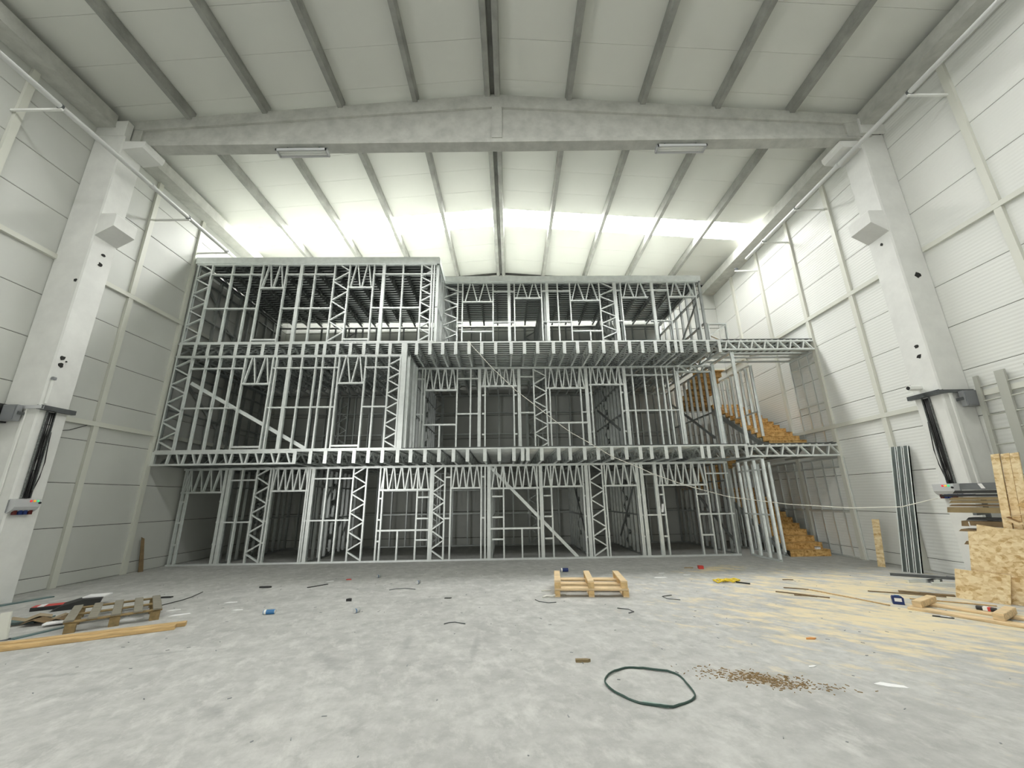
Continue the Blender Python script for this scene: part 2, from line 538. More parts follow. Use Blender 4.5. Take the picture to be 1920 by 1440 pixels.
for k, off in enumerate((-7.78, -5.87, -3.95, -2.02, -0.125, 0.125, 2.0, 3.92, 5.85, 7.76)):
    x = XC + off
    zt = roof_z(x) - 0.002
    h, wt, wbm = (0.27, 0.085, 0.06)
    for (y0, y1) in ((-0.35, 8.10), (8.30, YB - 0.02)):
        MB().prism([(x - wt, y0, zt - 0.008), (x + wt, y0, zt - 0.008), (x + wt, y0, zt - 0.10), (x + wbm, y0, zt - h), (x - wbm, y0, zt - h), (x - wt, y0, zt - 0.10)],
                   (0, y1 - y0, 0)).obj('purlin', 'purlin', cl)
MB().box(XC - 0.12, XC + 0.12, -0.35, YB - 0.05, RIDGE - 0.09, RIDGE - 0.01).obj('ridge_board', 'purlin', cl)
# dark flashing under the roof along the back wall
MB().prism([(XL, YB - 0.02, roof_z(XL) - 0.10), (XC, YB - 0.02, RIDGE - 0.10), (XR, YB - 0.02, roof_z(XR) - 0.10),
            (XR, YB - 0.02, roof_z(XR) - 0.01), (XC, YB - 0.02, RIDGE - 0.01), (XL, YB - 0.02, roof_z(XL) - 0.01)], (0, 0.015, 0)).obj('flashing', 'gap', cl)

# tapered roof girder: deep I-section with end blocks, lighter top flange, stiffener
YG = 8.20
gt = lambda x: roof_z(x) - 0.20
GB = 10.42


def girder(y, label):
    g = empty('roof_girder', (XC, y, GB))
    tag(g, label, 'beam')
    xa, xb = -9.85 - XC, 9.30 - XC
    top = lambda x: gt(x + XC) - GB
    P = [(xa, top(xa)), (0, top(0)), (xb, top(xb))]
    MB().prism([(px, -0.11, 0.10) for px, _ in ((xa + .6, 0), (xb - .6, 0))] + [(xb - .6, -0.11, top(xb - .6) - 0.30), (0, -0.11, top(0) - 0.40), (xa + .6, -0.11, top(xa + .6) - 0.30)], (0, 0.22, 0)).obj('web', 'concrete', g)
    MB().prism([(xa, -0.17, top(xa)), (0, -0.17, top(0)), (xb, -0.17, top(xb)), (xb, -0.17, top(xb) - 0.16), (xb - .6, -0.17, top(xb - .6) - 0.31), (0, -0.17, top(0) - 0.42), (xa + .6, -0.17, top(xa + .6) - 0.31), (xa, -0.17, top(xa) - 0.16)], (0, 0.34, 0)).obj('top_flange', 'concrete', g)
    MB().prism([(0.3 + xa, -0.15, 0), (0.3 + xa, -0.15, 0.12), (0.3 + xa, -0.10, 0.17), (0.3 + xa, 0.10, 0.17), (0.3 + xa, 0.15, 0.12), (0.3 + xa, 0.15, 0)], (xb - xa - 0.6, 0, 0)).obj('bottom_flange', 'concrete', g)
    MB().prism([(-0.02, -0.165, 0.13), (0.24, -0.165, 0.13), (0.24, -0.165, top(0.2) - 0.38), (-0.02, -0.165, top(0) - 0.40)], (0, 0.33, 0)).obj('stiffener', 'concrete', g)
    for e0, e1 in ((xa, xa + 0.62), (xb - 0.62, xb)):
        MB().box(e0, e1, -0.16, 0.16, 0.05, min(top(e0), top(e1)) - 0.14).obj('end_block', 'concrete', g)
    return g


girder(YG, 'pale grey concrete roof girder spanning the hall, deepest at mid-span')


def column(name, xo, xi, y0, y1, s, label, holes):
    """xo at the wall, xi the face towards the room; s = +1 room on +x side"""
    c = empty(name, ((xo + xi) / 2, (y0 + y1) / 2, 0))
    tag(c, label, 'column')
    cx, cy = c.location.x, c.location.y
    a, b = sorted((xo - cx, xi - cx))
    MB().cbox(a, b, y0 - cy, y1 - cy, 0, 10.55, 0.025).obj('shaft', 'column', c)
    # fork head beside the girder seat
    MB().box(a, b, y0 - cy - 0.02, YG - 0.19 - cy, 10.55, 11.0).obj('fork_head', 'column', c)
    MB().box(a, b, YG + 0.19 - cy, y1 - cy + 0.02, 10.55, 11.0).obj('fork_head', 'column', c)
    # bracket carrying the girder, chamfered
    e = xi - cx
    MB().prism([(e, y0 - cy + 0.03, 10.17), (e + s * 0.48, y0 - cy + 0.03, 10.22), (e + s * 0.52, y0 - cy + 0.03, 10.30), (e + s * 0.52, y0 - cy + 0.03, 10.40), (e, y0 - cy + 0.03, 10.41)],
               (0, y1 - y0 + 0.02, 0)).obj('girder_bracket', 'column', c)
    # crane corbel
    MB().prism([(e, y0 - cy + 0.01, 7.70), (e + s * 0.37, y0 - cy + 0.01, 7.95), (e + s * 0.37, y0 - cy + 0.01, 8.25), (e + s * 0.34, y0 - cy + 0.01, 8.28), (e, y0 - cy + 0.01, 8.28)],
               (0, y1 - y0 - 0.02, 0)).obj('corbel', 'column', c)
    for face, t, z, r in holes:
        mb = MB()
        if face == 'front':
            p, ax = Vector((xi + (xo - xi) * t - cx, y0 - cy, z)), Vector((0, -1, 0))
        else:
            p, ax = Vector((xi - cx, y0 + (y1 - y0) * t - cy, z)), Vector((s, 0, 0))
        ring = []
        ux = ax.orthogonal().normalized(); uy = ax.cross(ux)
        for k in range(9):
            an = k / 9 * 2 * math.pi
            rr = r * random.uniform(0.6, 1.15)
            ring.append(p + ax * 0.001 + ux * rr * math.cos(an) + uy * rr * math.sin(an))
        mb.prism(ring, ax * 0.006).obj('chipped_hole', 'dark_hole', c)
    return c


column('concrete_column', XL + 0.005, -9.46, 7.88, 8.44, 1, 'white painted concrete column with corbel on the shaded left wall',
       [('front', 0.12, 6.53, 0.05), ('side', 0.55, 7.36, 0.05), ('side', 0.55, 7.1, 0.06), ('side', 0.25, 4.75, 0.06), ('side', 0.25, 4.6, 0.06), ('side', 0.4, 4.7, 0.02)])
column('concrete_column', XR - 0.005, 9.02, 8.09, 8.69, -1, 'white painted concrete column with corbel on the bright right wall',
       [('front', 0.5, 6.5, 0.08), ('side', 0.45, 7.5, 0.04), ('side', 0.35, 4.85, 0.05), ('side', 0.35, 4.62, 0.06), ('side', 0.2, 7.75, 0.03)])
for s, x0, x1, side in ((1, XL + 0.01, -9.75, 'left'), (-1, XR - 0.01, 9.07, 'right')):
    for y0, y1, tx in ((-0.3, 7.86 if s > 0 else 8.07, 'near'), (8.47 if s > 0 else 8.72, YB - 0.05, 'far')):
        g = empty('gutter_beam', ((x0 + x1) / 2, (y0 + y1) / 2, 10.8))
        tag(g, 'concrete gutter beam along the %s eaves, %s the girder' % (side, 'in front of' if tx == 'near' else 'beyond'), 'beam')
        dx = abs(x1 - x0) / 2
        L = (y1 - y0) / 2
        e = s * dx
        # trough: outer stem, inner stem with slightly proud lower lip, bottom slab
        MB().prism([(-e, -L, 0), (e, -L, 0), (e, -L, 0.36), (e - s * 0.09, -L, 0.36), (e - s * 0.13, -L, 0.11), (-e + s * 0.10, -L, 0.11), (-e + s * 0.10, -L, 0.36), (-e, -L, 0.36)], (0, 2 * L, 0)).obj('trough', 'concrete', g)
        MB().box(e - s * 0.002, e + s * 0.012, -L, L, 0.0, 0.035).obj('lip', 'concrete', g)

# eaves pipes on brackets
for s, xw, xp, z, ys, side in ((1, XL, -9.2, 9.68, (0.6, 3.5, 6.4, 9.8, 11.42), 'left'), (-1, XR, 8.77, 10.1, (0.6, 3.5, 6.62, 10.22, 11.83, 13.6), 'right')):
    p = empty('service_pipe', (xp, 4, z))
    tag(p, 'grey service pipe on white arms high along the %s wall' % side, 'pipe')
    MB().tube([(0, yy - 4, 0.0) for yy in (-3.0, 2, 4.2, 8.0, 12.9)], 0.055, 12).obj('tube', 'pipe', p, smooth=True)
    for yy in ys:
        a = (xw + s * 0.002 - xp, yy - 4, -0.075)
        MB().box(min(a[0], s * 0.06), max(a[0], s * 0.06), yy - 4.02, yy - 3.98, -0.10, -0.058).obj('arm', 'white_plastic', p)
        MB().disc((0, yy - 4.02, 0), (0, 1, 0), 0.068, 0.04, 12).obj('clamp', 'dark_steel', p)
    for yy in (4.9, 8.6):
        MB().disc((0, yy - 4.04, 0), (0, 1, 0), 0.066, 0.08, 12).obj('coupling', 'pipe', p)

# linear lamps under the girder
for x0, x1, lab in ((-5.8, -4.53, 'grey linear lamp under the girder towards the shaded wall'), (3.82, 5.07, 'grey linear lamp under the girder towards the bright wall')):
    l = empty('linear_lamp', ((x0 + x1) / 2, YG - 0.03, GB - 0.19))
    tag(l, lab, 'lamp')
    h = (x1 - x0) / 2
    MB().prism([(-h, -0.10, 0.05), (-h, 0.10, 0.05), (-h, 0.06, 0.13), (-h, -0.06, 0.13)], (2 * h, 0, 0)).obj('housing', 'galv_shade', l)
    fr = MB()
    fr.box(-h, h, -0.12, -0.095, 0, 0.06).box(-h, h, 0.095, 0.12, 0, 0.06).box(-h, -h + 0.03, -0.12, 0.12, 0, 0.06).box(h - 0.03, h, -0.12, 0.12, 0, 0.06)
    fr.obj('reflector_frame', 'pale_grey', l)
    MB().box(-h + 0.03, h - 0.03, -0.09, 0.09, 0.035, 0.05).obj('diffuser', 'lamp_glass', l)
    for k in (-0.035, 0.035):
        MB().tube([(-h + 0.06, k, 0.022), (h - 0.06, k, 0.022)], 0.013, 8).obj('tube', 'white_plastic', l, smooth=True)
    for k in (-0.4, 0.4):
        MB().box(k - 0.02, k + 0.02, -0.02, 0.02, 0.13, 0.19).obj('hanger', 'dark_steel', l)

# ------------------------------------------------------------------ the steel-frame house
TH = rad(0.999)
ORG = Vector((-math.sin(TH) * 11.6, math.cos(TH) * 11.6, 0))
house = empty('steel_frame_house', ORG, TH)
tag(house, 'galvanised light steel skeleton of a three-storey house with open stud walls and joists', 'house frame')
B = 1.25       # recess of the inner front plane behind the outer one
D = 5.08       # depth of the house
GALV = M['galv']
cache = {}


def chan_mesh(L, w_, d_, m='galv', flip=1):
    k = (round(L, 2), w_, d_, m, flip)
    if k not in cache:
        me = MB().chan((0, 0, 0), (0, 0, L), (1, 0, 0), w_, (0, 1, 0), d_, 0.006, flip).mesh('channel')
        me.materials.append(M[m])
        cache[k] = me
    return cache[k]


def member(name, parent, p0, p1, w_=0.045, d_=0.09, face='v', m='galv', flip=1):
    """C channel between two points of the house frame; face 'v' lies in a wall facing -v, 'u' in a wall facing u"""
    p0, p1 = Vector(p0), Vector(p1)
    z = (p1 - p0).normalized()
    y = Vector((0, 1, 0)) if face == 'v' else Vector((1, 0, 0))
    y = (y - z * y.dot(z)).normalized()
    x = y.cross(z)
    mt = Matrix(((x.x, y.x, z.x, p0.x), (x.y, y.y, z.y, p0.y), (x.z, y.z, z.z, p0.z), (0, 0, 0, 1)))
    return inst(name, chan_mesh((p1 - p0).length, w_, d_, m, flip), parent, mt)


def zig_nodes(a0, a1, z0, z1, per, left):
    """nodes of a lacing that swings between two chords, from the foot up"""
    out, z, side = [], z0, left
    while z < z1 + 1e-6:
        out.append((a0 if side else a1, z))
        side = not side
        z += per / 2
    return out


def wall_frame(label, v, z0, z1, u0, u1, studs=(), wide=(), nogs=(), trusses=(), openings=(), blocks=(), track=0.05):
    f = empty('wall_frame', (0, v, 0), 0, house)
    f['label'] = label
    member('track', f, (u0, 0, z0 + track / 2), (u1, 0, z0 + track / 2), track, 0.095)
    member('track', f, (u0, 0, z1 - track / 2), (u1, 0, z1 - track / 2), track, 0.095)
    a, b = z0 + track * 0.9, z1 - track * 0.9
    for u in studs:
        member('stud', f, (u, 0.003, a), (u, 0.003, b), 0.045, 0.088)
    for u in wide:
        member('stud', f, (u - 0.026, 0.003, a), (u - 0.026, 0.003, b), 0.05, 0.088, flip=-1)
        member('stud', f, (u + 0.026, 0.003, a), (u + 0.026, 0.003, b), 0.05, 0.088)
    for x0, x1, z in nogs:
        member('nogging', f, (x0, -0.002, z), (x1, -0.002, z), 0.04, 0.09)
    for x0, x1, z in blocks:
        member('block', f, (x0 + 0.024, 0.004, z), (x1 - 0.024, 0.004, z), 0.045, 0.085)
    for c0, c1, per, left in trusses:
        for u in (c0, c1):
            member('stud', f, (u, 0.003, a), (u, 0.003, b), 0.045, 0.088)
        nd = zig_nodes(c0 + 0.02, c1 - 0.02, a, b, per, left)
        for (ua, za), (ub, zb) in zip(nd, nd[1:]):
            e = 0.03 if zb > za else 0
            member('lacing', f, (ua, 0.012, za + e), (ub, 0.012, zb - e), 0.038, 0.07)
        (ua, za) = nd[-1]
        if b - za > 0.12:
            t = (b - za) / (per / 2)
            ub = ua + ((c1 - 0.02 if abs(ua - c0) < 0.05 else c0 + 0.02) - ua) * t
            member('lacing', f, (ua, 0.012, za + 0.03), (ub, 0.012, b), 0.038, 0.07)
    for (o0, o1, zh, peaks, zs, crips, jl, jr) in openings:
        for u, on in ((o0, jl), (o1, jr)):
            if on:
                member('jamb', f, (u, 0.003, a), (u, 0.003, b), 0.045, 0.088)
        member('header', f, (o0 - 0.01, 0, zh), (o1 + 0.01, 0, zh), 0.05, 0.09)
        n = peaks * 2
        du = (o1 - o0 - 0.06) / n
        for i in range(n):
            ua, ub = o0 + 0.03 + du * i, o0 + 0.03 + du * (i + 1)
            g = du * 0.14
            if i % 2 == 0:
                member('header_web', f, (ua + g, 0.012, zh + 0.02), (ub - g, 0.012, b), 0.038, 0.07)
            else:
                member('header_web', f, (ua + g, 0.012, b), (ub - g, 0.012, zh + 0.02), 0.038, 0.07)
        if zs:
            member('sill', f, (o0, 0, zs), (o1, 0, zs), 0.05, 0.09)
        for u in crips:
            member('cripple', f, (u, 0.003, a), (u, 0.003, zs - 0.02), 0.045, 0.085)
    return f


# ground storey (inner plane)
wall_frame('ground-floor front wall of studs, laced panels, doors and windows', B, 0.0, 2.78, -9.9, 7.12,
           studs=(-9.83, -9.69, -8.58, -8.10, -7.15, -6.08, -5.48, -5.09, -3.74, -2.68, -1.65, -0.59, -0.02, 1.03, 1.47, 3.17, 4.17, 4.97, 6.00, 2.47, 6.62, 7.02),
           wide=(-8.47, -5.92, -2.25, -0.47, 1.15, 2.59, 4.34, 4.77),
           nogs=((-8.47, -7.65, 1.19), (-8.47, -7.65, 2.42), (-6.0, -4.7, 1.20), (-5.9, -4.7, 2.43), (6.0, 7.1, 1.20), (6.4, 7.1, 2.42), (4.34, 4.77, 1.20), (4.30, 4.77, 2.42)),
           trusses=((-7.65, -7.24, 0.55, False), (-4.68, -4.27, 0.55, False), (-2.20, -1.84, 0.55, False), (2.69, 3.09, 0.55, True)),
           openings=((-9.86, -8.62, 2.07, 4, None, (), False, True), (-7.18, -6.02, 2.08, 5, None, (), False, True), (-3.85, -2.30, 2.06, 6, 0.88, (-3.22,), True, False),
                     (-1.64, -0.71, 2.09, 4, None, (), False, True), (-0.42, 1.08, 2.06, 6, 0.88, (0.53,), False, False), (1.20, 2.46, 2.09, 5, None, (), False, False),
                     (3.13, 4.22, 2.09, 4, None, (), False, True), (4.84, 6.37, 2.08, 6, None, (), False, True)),
           blocks=[(-9.83, -9.69, z) for z in (0.58, 1.2, 1.8)] + [(-8.68, -8.52, z) for z in (0.58, 1.2, 1.8)] + [(-7.24, -7.15, z) for z in (0.6, 1.2, 1.81)] + [(-6.08, -6.0, z) for z in (0.6, 1.2, 1.81)] +
           [(-3.85, -3.74, z) for z in (0.58, 1.19, 1.81)] + [(-2.68, -2.29, z) for z in (0.60, 1.21, 1.83)] + [(-1.84, -1.65, z) for z in (1.2, 2.42)] + [(-0.4, -0.02, z) for z in (0.58, 1.21, 1.82)] +
           [(1.2, 1.47, z) for z in (0.58, 1.21, 1.82)] + [(3.11, 3.17, z) for z in (0.6, 1.2, 1.85)] + [(4.17, 4.3, z) for z in (0.58, 1.2, 1.8)] + [(4.82, 4.97, z) for z in (0.58, 1.2, 1.8)] + [(6.0, 6.37, z) for z in (0.6, 1.2, 1.8)] + [(2.47, 2.55, z) for z in (0.6, 1.2, 1.8)] + [(-0.71, -0.55, z) for z in (1.2, 2.42)])
member('brace', house, (-0.43, B + 0.10, 2.72), (2.20, B + 0.10, 0.03), 0.09, 0.045)

# second storey
wall_frame('second-floor front wall over the cantilever with two windows', 0.0, 3.16, 6.03, -9.88, -2.95,
           studs=(-8.95, -8.55, -8.14, -6.85, -6.09, -5.67, -5.47, -5.09, -3.86),
           wide=(-6.46,),
           nogs=((-9.39, -7.79, 4.42), (-9.36, -7.79, 5.64), (-6.93, -4.97, 4.42), (-6.93, -4.97, 5.64), (-4.17, -3.46, 4.42), (-4.17, -3.46, 5.64)),
           trusses=((-9.84, -9.39, 0.55, False), (-3.46, -3.12, 0.455, False)),
           openings=((-7.79, -6.96, 5.15, 2, 3.28, (), True, True), (-4.97, -4.17, 5.15, 2, 3.28, (), True, True)))
member('corner_post', house, (-3.01, -0.005, 3.17), (-3.01, -0.005, 6.40), 0.15, 0.10)
member('brace', house, (-9.34, 0.10, 5.22), (-5.72, 0.10, 3.22), 0.10, 0.05)
wall_frame('second-floor recessed front wall with two doors and two windows', B, 3.16, 6.02, -2.95, 5.87,
           studs=(-2.69, -1.08, 0.35, -0.60, 2.58, 2.93, 3.92, 4.36, 4.76, 5.17, 5.38, 5.55, 5.82),
           wide=(-0.79, 0.53, 2.79, 4.09),
           nogs=((-2.93, -2.6, 4.43), (-2.93, -2.6, 5.63), (-1.53, -0.8, 4.43), (-1.53, -0.8, 5.63), (0.58, 1.02, 4.45), (0.58, 1.02, 5.68), (2.58, 2.75, 4.45), (3.92, 5.85, 4.48), (4.08, 5.75, 5.70)),
           trusses=((1.02, 1.43, 0.55, True),),
           openings=((-2.60, -1.53, 5.24, 4, 4.08, (-2.07,), True, True), (-0.72, 0.46, 5.36, 5, None, (), False, False), (1.46, 2.76, 5.27, 5, 4.10, (2.13,), False, False), (2.88, 4.03, 5.38, 5, None, (), False, False)),
           blocks=[(-0.72, -0.6, z) for z in (3.75, 4.43, 5.05)] + [(0.35, 0.47, z) for z in (3.75, 4.43, 5.05)] + [(2.86, 2.93, z) for z in (3.8, 4.46, 5.1)] + [(3.92, 4.03, z) for z in (3.8, 4.46, 5.1)] + [(1.43, 1.55, 4.46)])
member('jamb', house, (1.55, B + 0.003, 3.2), (1.55, B + 0.003, 5.26), 0.045, 0.088)
# third storey
wall_frame('third-floor front wall of the taller block with two windows', 0.0, 6.44, 9.21, -9.86, -2.13,
           studs=(-8.70, -8.11, -6.05, -3.22, -2.21),
           wide=(-6.50, -3.84),
           nogs=((-9.34, -7.74, 7.62), (-9.33, -7.76, 8.83), (-6.98, -5.45, 7.62), (-6.98, -5.45, 8.83), (-4.15, -2.62, 7.62), (-4.15, -2.2, 8.83)),
           trusses=((-9.80, -9.36, 0.55, True), (-5.43, -4.95, 0.70, True), (-2.62, -2.29, 0.45, True)),
           openings=((-7.74, -6.98, 8.34, 2, 6.56, (), True, True), (-4.93, -4.16, 8.35, 2, 6.56, (), False, True)))
wall_frame('third-floor recessed front wall with windows and doors', B, 6.44, 9.25, -2.13, 7.12,
           studs=(-1.41, 0.43, 1.40, 1.98, 4.26, 5.97, 6.97, -0.33),
           wide=(0.24, 1.60, 4.05, 5.40),
           nogs=((-1.57, -1.38, 7.67), (-1.57, -1.38, 8.86), (-0.33, 0.43, 7.68), (-0.33, 0.43, 8.87), (1.4, 2.42, 7.69), (1.4, 2.42, 8.88), (4.06, 4.26, 7.7), (4.06, 4.26, 8.9), (5.24, 5.97, 7.7), (5.24, 5.97, 8.9)),
           trusses=((-2.08, -1.58, 0.53, True), (3.48, 4.0, 0.55, True)),
           openings=((-1.38, -0.34, 8.47, 2, 7.33, (-0.76,), False, False), (0.45, 1.39, 8.60, 2, None, (), False, False), (2.42, 3.47, 8.50, 2, 7.33, (3.06,), True, False), (4.28, 5.22, 8.61, 2, None, (), False, False), (6.0, 6.95, 8.63, 2, None, (), False, False)))


# floor platforms: lattice joists running front to back
def joist_mesh(L, h, plate):
    mb = MB()
    mb.chan((0, 0, 0), (0, L, 0), (1, 0, 0), 0.06, (0, 0, 1), 0.05, 0.006)
    mb.chan((0, 0, h), (0, L, h), (1, 0, 0), 0.06, (0, 0, -1), 0.05, 0.006)
    n = max(2, round(L / 0.36))
    for i in range(n):
        y0, y1 = L * i / n, L * (i + 1) / n
        a, b = ((y0, 0.03), (y1, h - 0.03)) if i % 2 == 0 else ((y0, h - 0.03), (y1, 0.03))
        mb.chan((-0.018, a[0], a[1]), (-0.018, b[0], b[1]), (0, b[1] - a[1], a[0] - b[0]), 0.045, (1, 0, 0), 0.036, 0.005)
    if plate:
        mb.box(-0.05, 0.05, -0.008, 0.0, -0.003, h + 0.003)
    me = mb.mesh('joist')
    me.materials.append(M['galv'] if plate else M['galv_shade'])
    return me


J_FULL = joist_mesh(D, 0.37, True)
J_BACK = joist_mesh(D - 0.12, 0.37, False)
J_STAIR = joist_mesh(B, 0.34, False)
J_ROOF_L = joist_mesh(D - 0.1, 0.20, False)
J_ROOF_R = joist_mesh(D - B - 0.1, 0.20, False)


def deck(name, parent, u0, u1, v0, v1, z, along_u=True, pit=0.18, h=0.02):
    """dark deck sheet with bright battens of hat section under it"""
    o = MB().box(u0, u1, v0, v1, z + h, z + h + 0.03).obj(name, 'deck', parent)
    mb = MB()
    a0, a1 = (v0, v1) if along_u else (u0, u1)
    n = int((a1 - a0 - 0.06) / pit)
    for i in range(n + 1):
        a = a0 + i * pit
        pr = [(a, z + h), (a + 0.008, z), (a + 0.058, z), (a + 0.066, z + h)]
        if along_u:
            mb.prism([(u0, q, zz) for q, zz in pr], (u1 - u0, 0, 0))
        else:
            mb.prism([(q, v0, zz) for q, zz in pr], (0, v1 - v0, 0))
    b = mb.obj('deck_batten', 'galv', o)
    b['kind'] = 'stuff'
    return o


p2 = empty('floor_frame', (0, 0, 2.785), 0, house)
p2['label'] = 'first platform of lattice joists cantilevered over the ground floor'
for u in (-5.93, -5.49, -5.07, -4.67, -4.26, -3.86, -3.46, -3.03, -2.66, -2.25, -1.85, -1.44, -1.04, -0.54, -0.13, 0.29, 0.54, 0.69, 1.09, 1.58, 1.91, 2.33, 2.72, 3.12, 3.54, 3.95, 4.27, 4.70, 5.10, 5.75, 5.94, 6.34, 6.76, 7.06):
    inst('joist', J_FULL, p2, None, (u, 0, 0))
for i in range(9):
    inst('joist', J_BACK, p2, None, (-9.75 + i * 0.42, 0.11, 0))
member('rim_track', p2, (-9.95, 0.0, 0.365), (7.1, 0.0, 0.365), 0.04, 0.09)


def rim_truss(parent, u0, u1, z0, z1, first, step, lean, v=0.0, depth=0.09):
    member('rim_chord', parent, (u0, v, z0 + 0.025), (u1, v, z0 + 0.025), 0.05, depth)
    member('rim_chord', parent, (u0, v, z1 - 0.025), (u1, v, z1 - 0.025), 0.05, depth)
    u = first
    while u + lean < u1:
        member('rim_web', parent, (u - lean * 0.15, v + 0.01, z0 + 0.04), (u + lean * 0.4, v + 0.01, z1 - 0.04), 0.045, depth - 0.02)
        if u + step * 0.85 < u1:
            member('rim_web', parent, (u + lean * 0.75, v + 0.01, z1 - 0.04), (u + step * 0.5 + lean * 0.75, v + 0.01, z0 + 0.04), 0.04, depth - 0.02)
        u += step


member('rim_chord', p2, (-9.97, 0, 0.02), (-5.98, 0, 0.02), 0.045, 0.09)
member('rim_chord', p2, (-9.97, 0, 0.335), (-5.98, 0, 0.335), 0.05, 0.09)
for i in range(8):
    u = -9.47 + 0.44 * i
    member('rim_web', p2, (u - 0.03, 0.01, 0.04), (u + 0.01, 0.01, 0.32), 0.05, 0.07)
    member('rim_web', p2, (u + 0.22, 0.01, 0.32), (u + 0.33, 0.01, 0.04), 0.045, 0.07)
member('rim_web', p2, (-9.90, 0.01, 0.04), (-9.90, 0.01, 0.32), 0.12, 0.07)
rim_truss(p2, 7.12, 9.90, 0.02, 0.36, 7.20, 0.455, 0.16)
member('rim_track', p2, (-9.9, B, -0.0), (7.1, B, -0.0), 0.02, 0.10)
deck('floor_deck', p2, -9.85, 7.1, 0.1, D, 0.372)
deck('floor_deck', p2, 7.15, 9.85, 0.02, B, 0.362, along_u=False, pit=0.2)
for u in (7.5, 8.3, 9.1):
    inst('joist', J_STAIR, p2, None, (u, 0.1, 0.01))

p3 = empty('floor_frame', (0, 0, 6.045), 0, house)
p3['label'] = 'second platform of lattice joists jutting out as a balcony'
JOI3 = (-9.8, -9.35, -8.96, -8.56, -8.13, -7.74, -7.32, -6.9, -6.50, -6.1, -5.69, -5.45, -5.06, -4.67, -4.26, -3.85, -3.46, -3.06, -2.65, -2.24, -1.85, -1.45, -1.04, -0.65, -0.22, 0.26, 0.67, 1.08, 1.57, 1.91, 2.32, 2.71, 3.13, 3.53, 3.95, 4.35, 4.76, 5.16, 5.4, 5.57, 6.0, 6.41, 6.78)
for u in JOI3:
    inst('joist', J_FULL, p3, None, (u, 0, -0.01))
member('rim_track', p3, (-9.9, 0.0, 0.385), (6.9, 0.0, 0.385), 0.04, 0.09)
member('rim_track', p3, (-9.9, 0.0, -0.01), (-2.95, 0.0, -0.01), 0.03, 0.09)
rim_truss(p3, 6.85, 9.88, 0.06, 0.38, 6.98, 0.41, 0.14)
deck('floor_deck', p3, -9.85, 6.85, 0.02, D, 0.368)
deck('floor_deck', p3, 6.87, 9.85, 0.02, B, 0.385, along_u=False, pit=0.2)
for v_ in (0.35, 0.75, 1.2):
    member('rim_chord', p3, (6.9, v_, 0.08), (9.85, v_, 0.08), 0.05, 0.06)
    member('rim_chord', p3, (6.9, v_, 0.34), (9.85, v_, 0.34), 0.05, 0.04)
# roofs
for (u0, u1, v0, zt, jm, lab, f0, f1) in ((-9.9, -2.05, 0.0, 9.21, J_ROOF_L, 'flat roof of the taller block with a steel fascia', 0.0, 0.22), (-2.13, 7.2, B, 9.25, J_ROOF_R, 'flat roof over the recessed rooms with a steel fascia', 0.0, 0.215)):
    r = empty('roof_frame', (0, v0, zt), 0, house)
    r['label'] = lab
    MB().prism([(u0, -0.03, 0.0), (u0, 0.05, 0.0), (u0, 0.05, 0.008), (u0, -0.022, 0.008), (u0, -0.022, f1 - 0.008), (u0, 0.05, f1 - 0.008), (u0, 0.05, f1), (u0, -0.03, f1)], (u1 - u0, 0, 0)).obj('fascia', 'galv', r)
    n = int((u1 - u0) / 0.6)
    for i in range(n + 1):
        inst('joist', jm, r, None, (u0 + 0.08 + (u1 - u0 - 0.16) * i / n, 0.06, 0.0))
    deck('roof_deck', r, u0 + 0.02, u1 - 0.02, 0.06, D - v0, 0.205)
    MB().box(u0 + 0.02, u1 - 0.02, 0.06, D - v0, 0.256, 0.268).obj('bounce_sheet', 'panel', r)  # unseen sheet, added to bounce skylight up to the hall ceiling
# end fascia of the taller block
MB().box(-2.06, -2.04, 0.03, D, 9.21, 9.43).obj('fascia', 'galv', house)
MB().box(7.19, 7.21, B + 0.03, D, 9.25, 9.46).obj('fascia', 'galv', house)


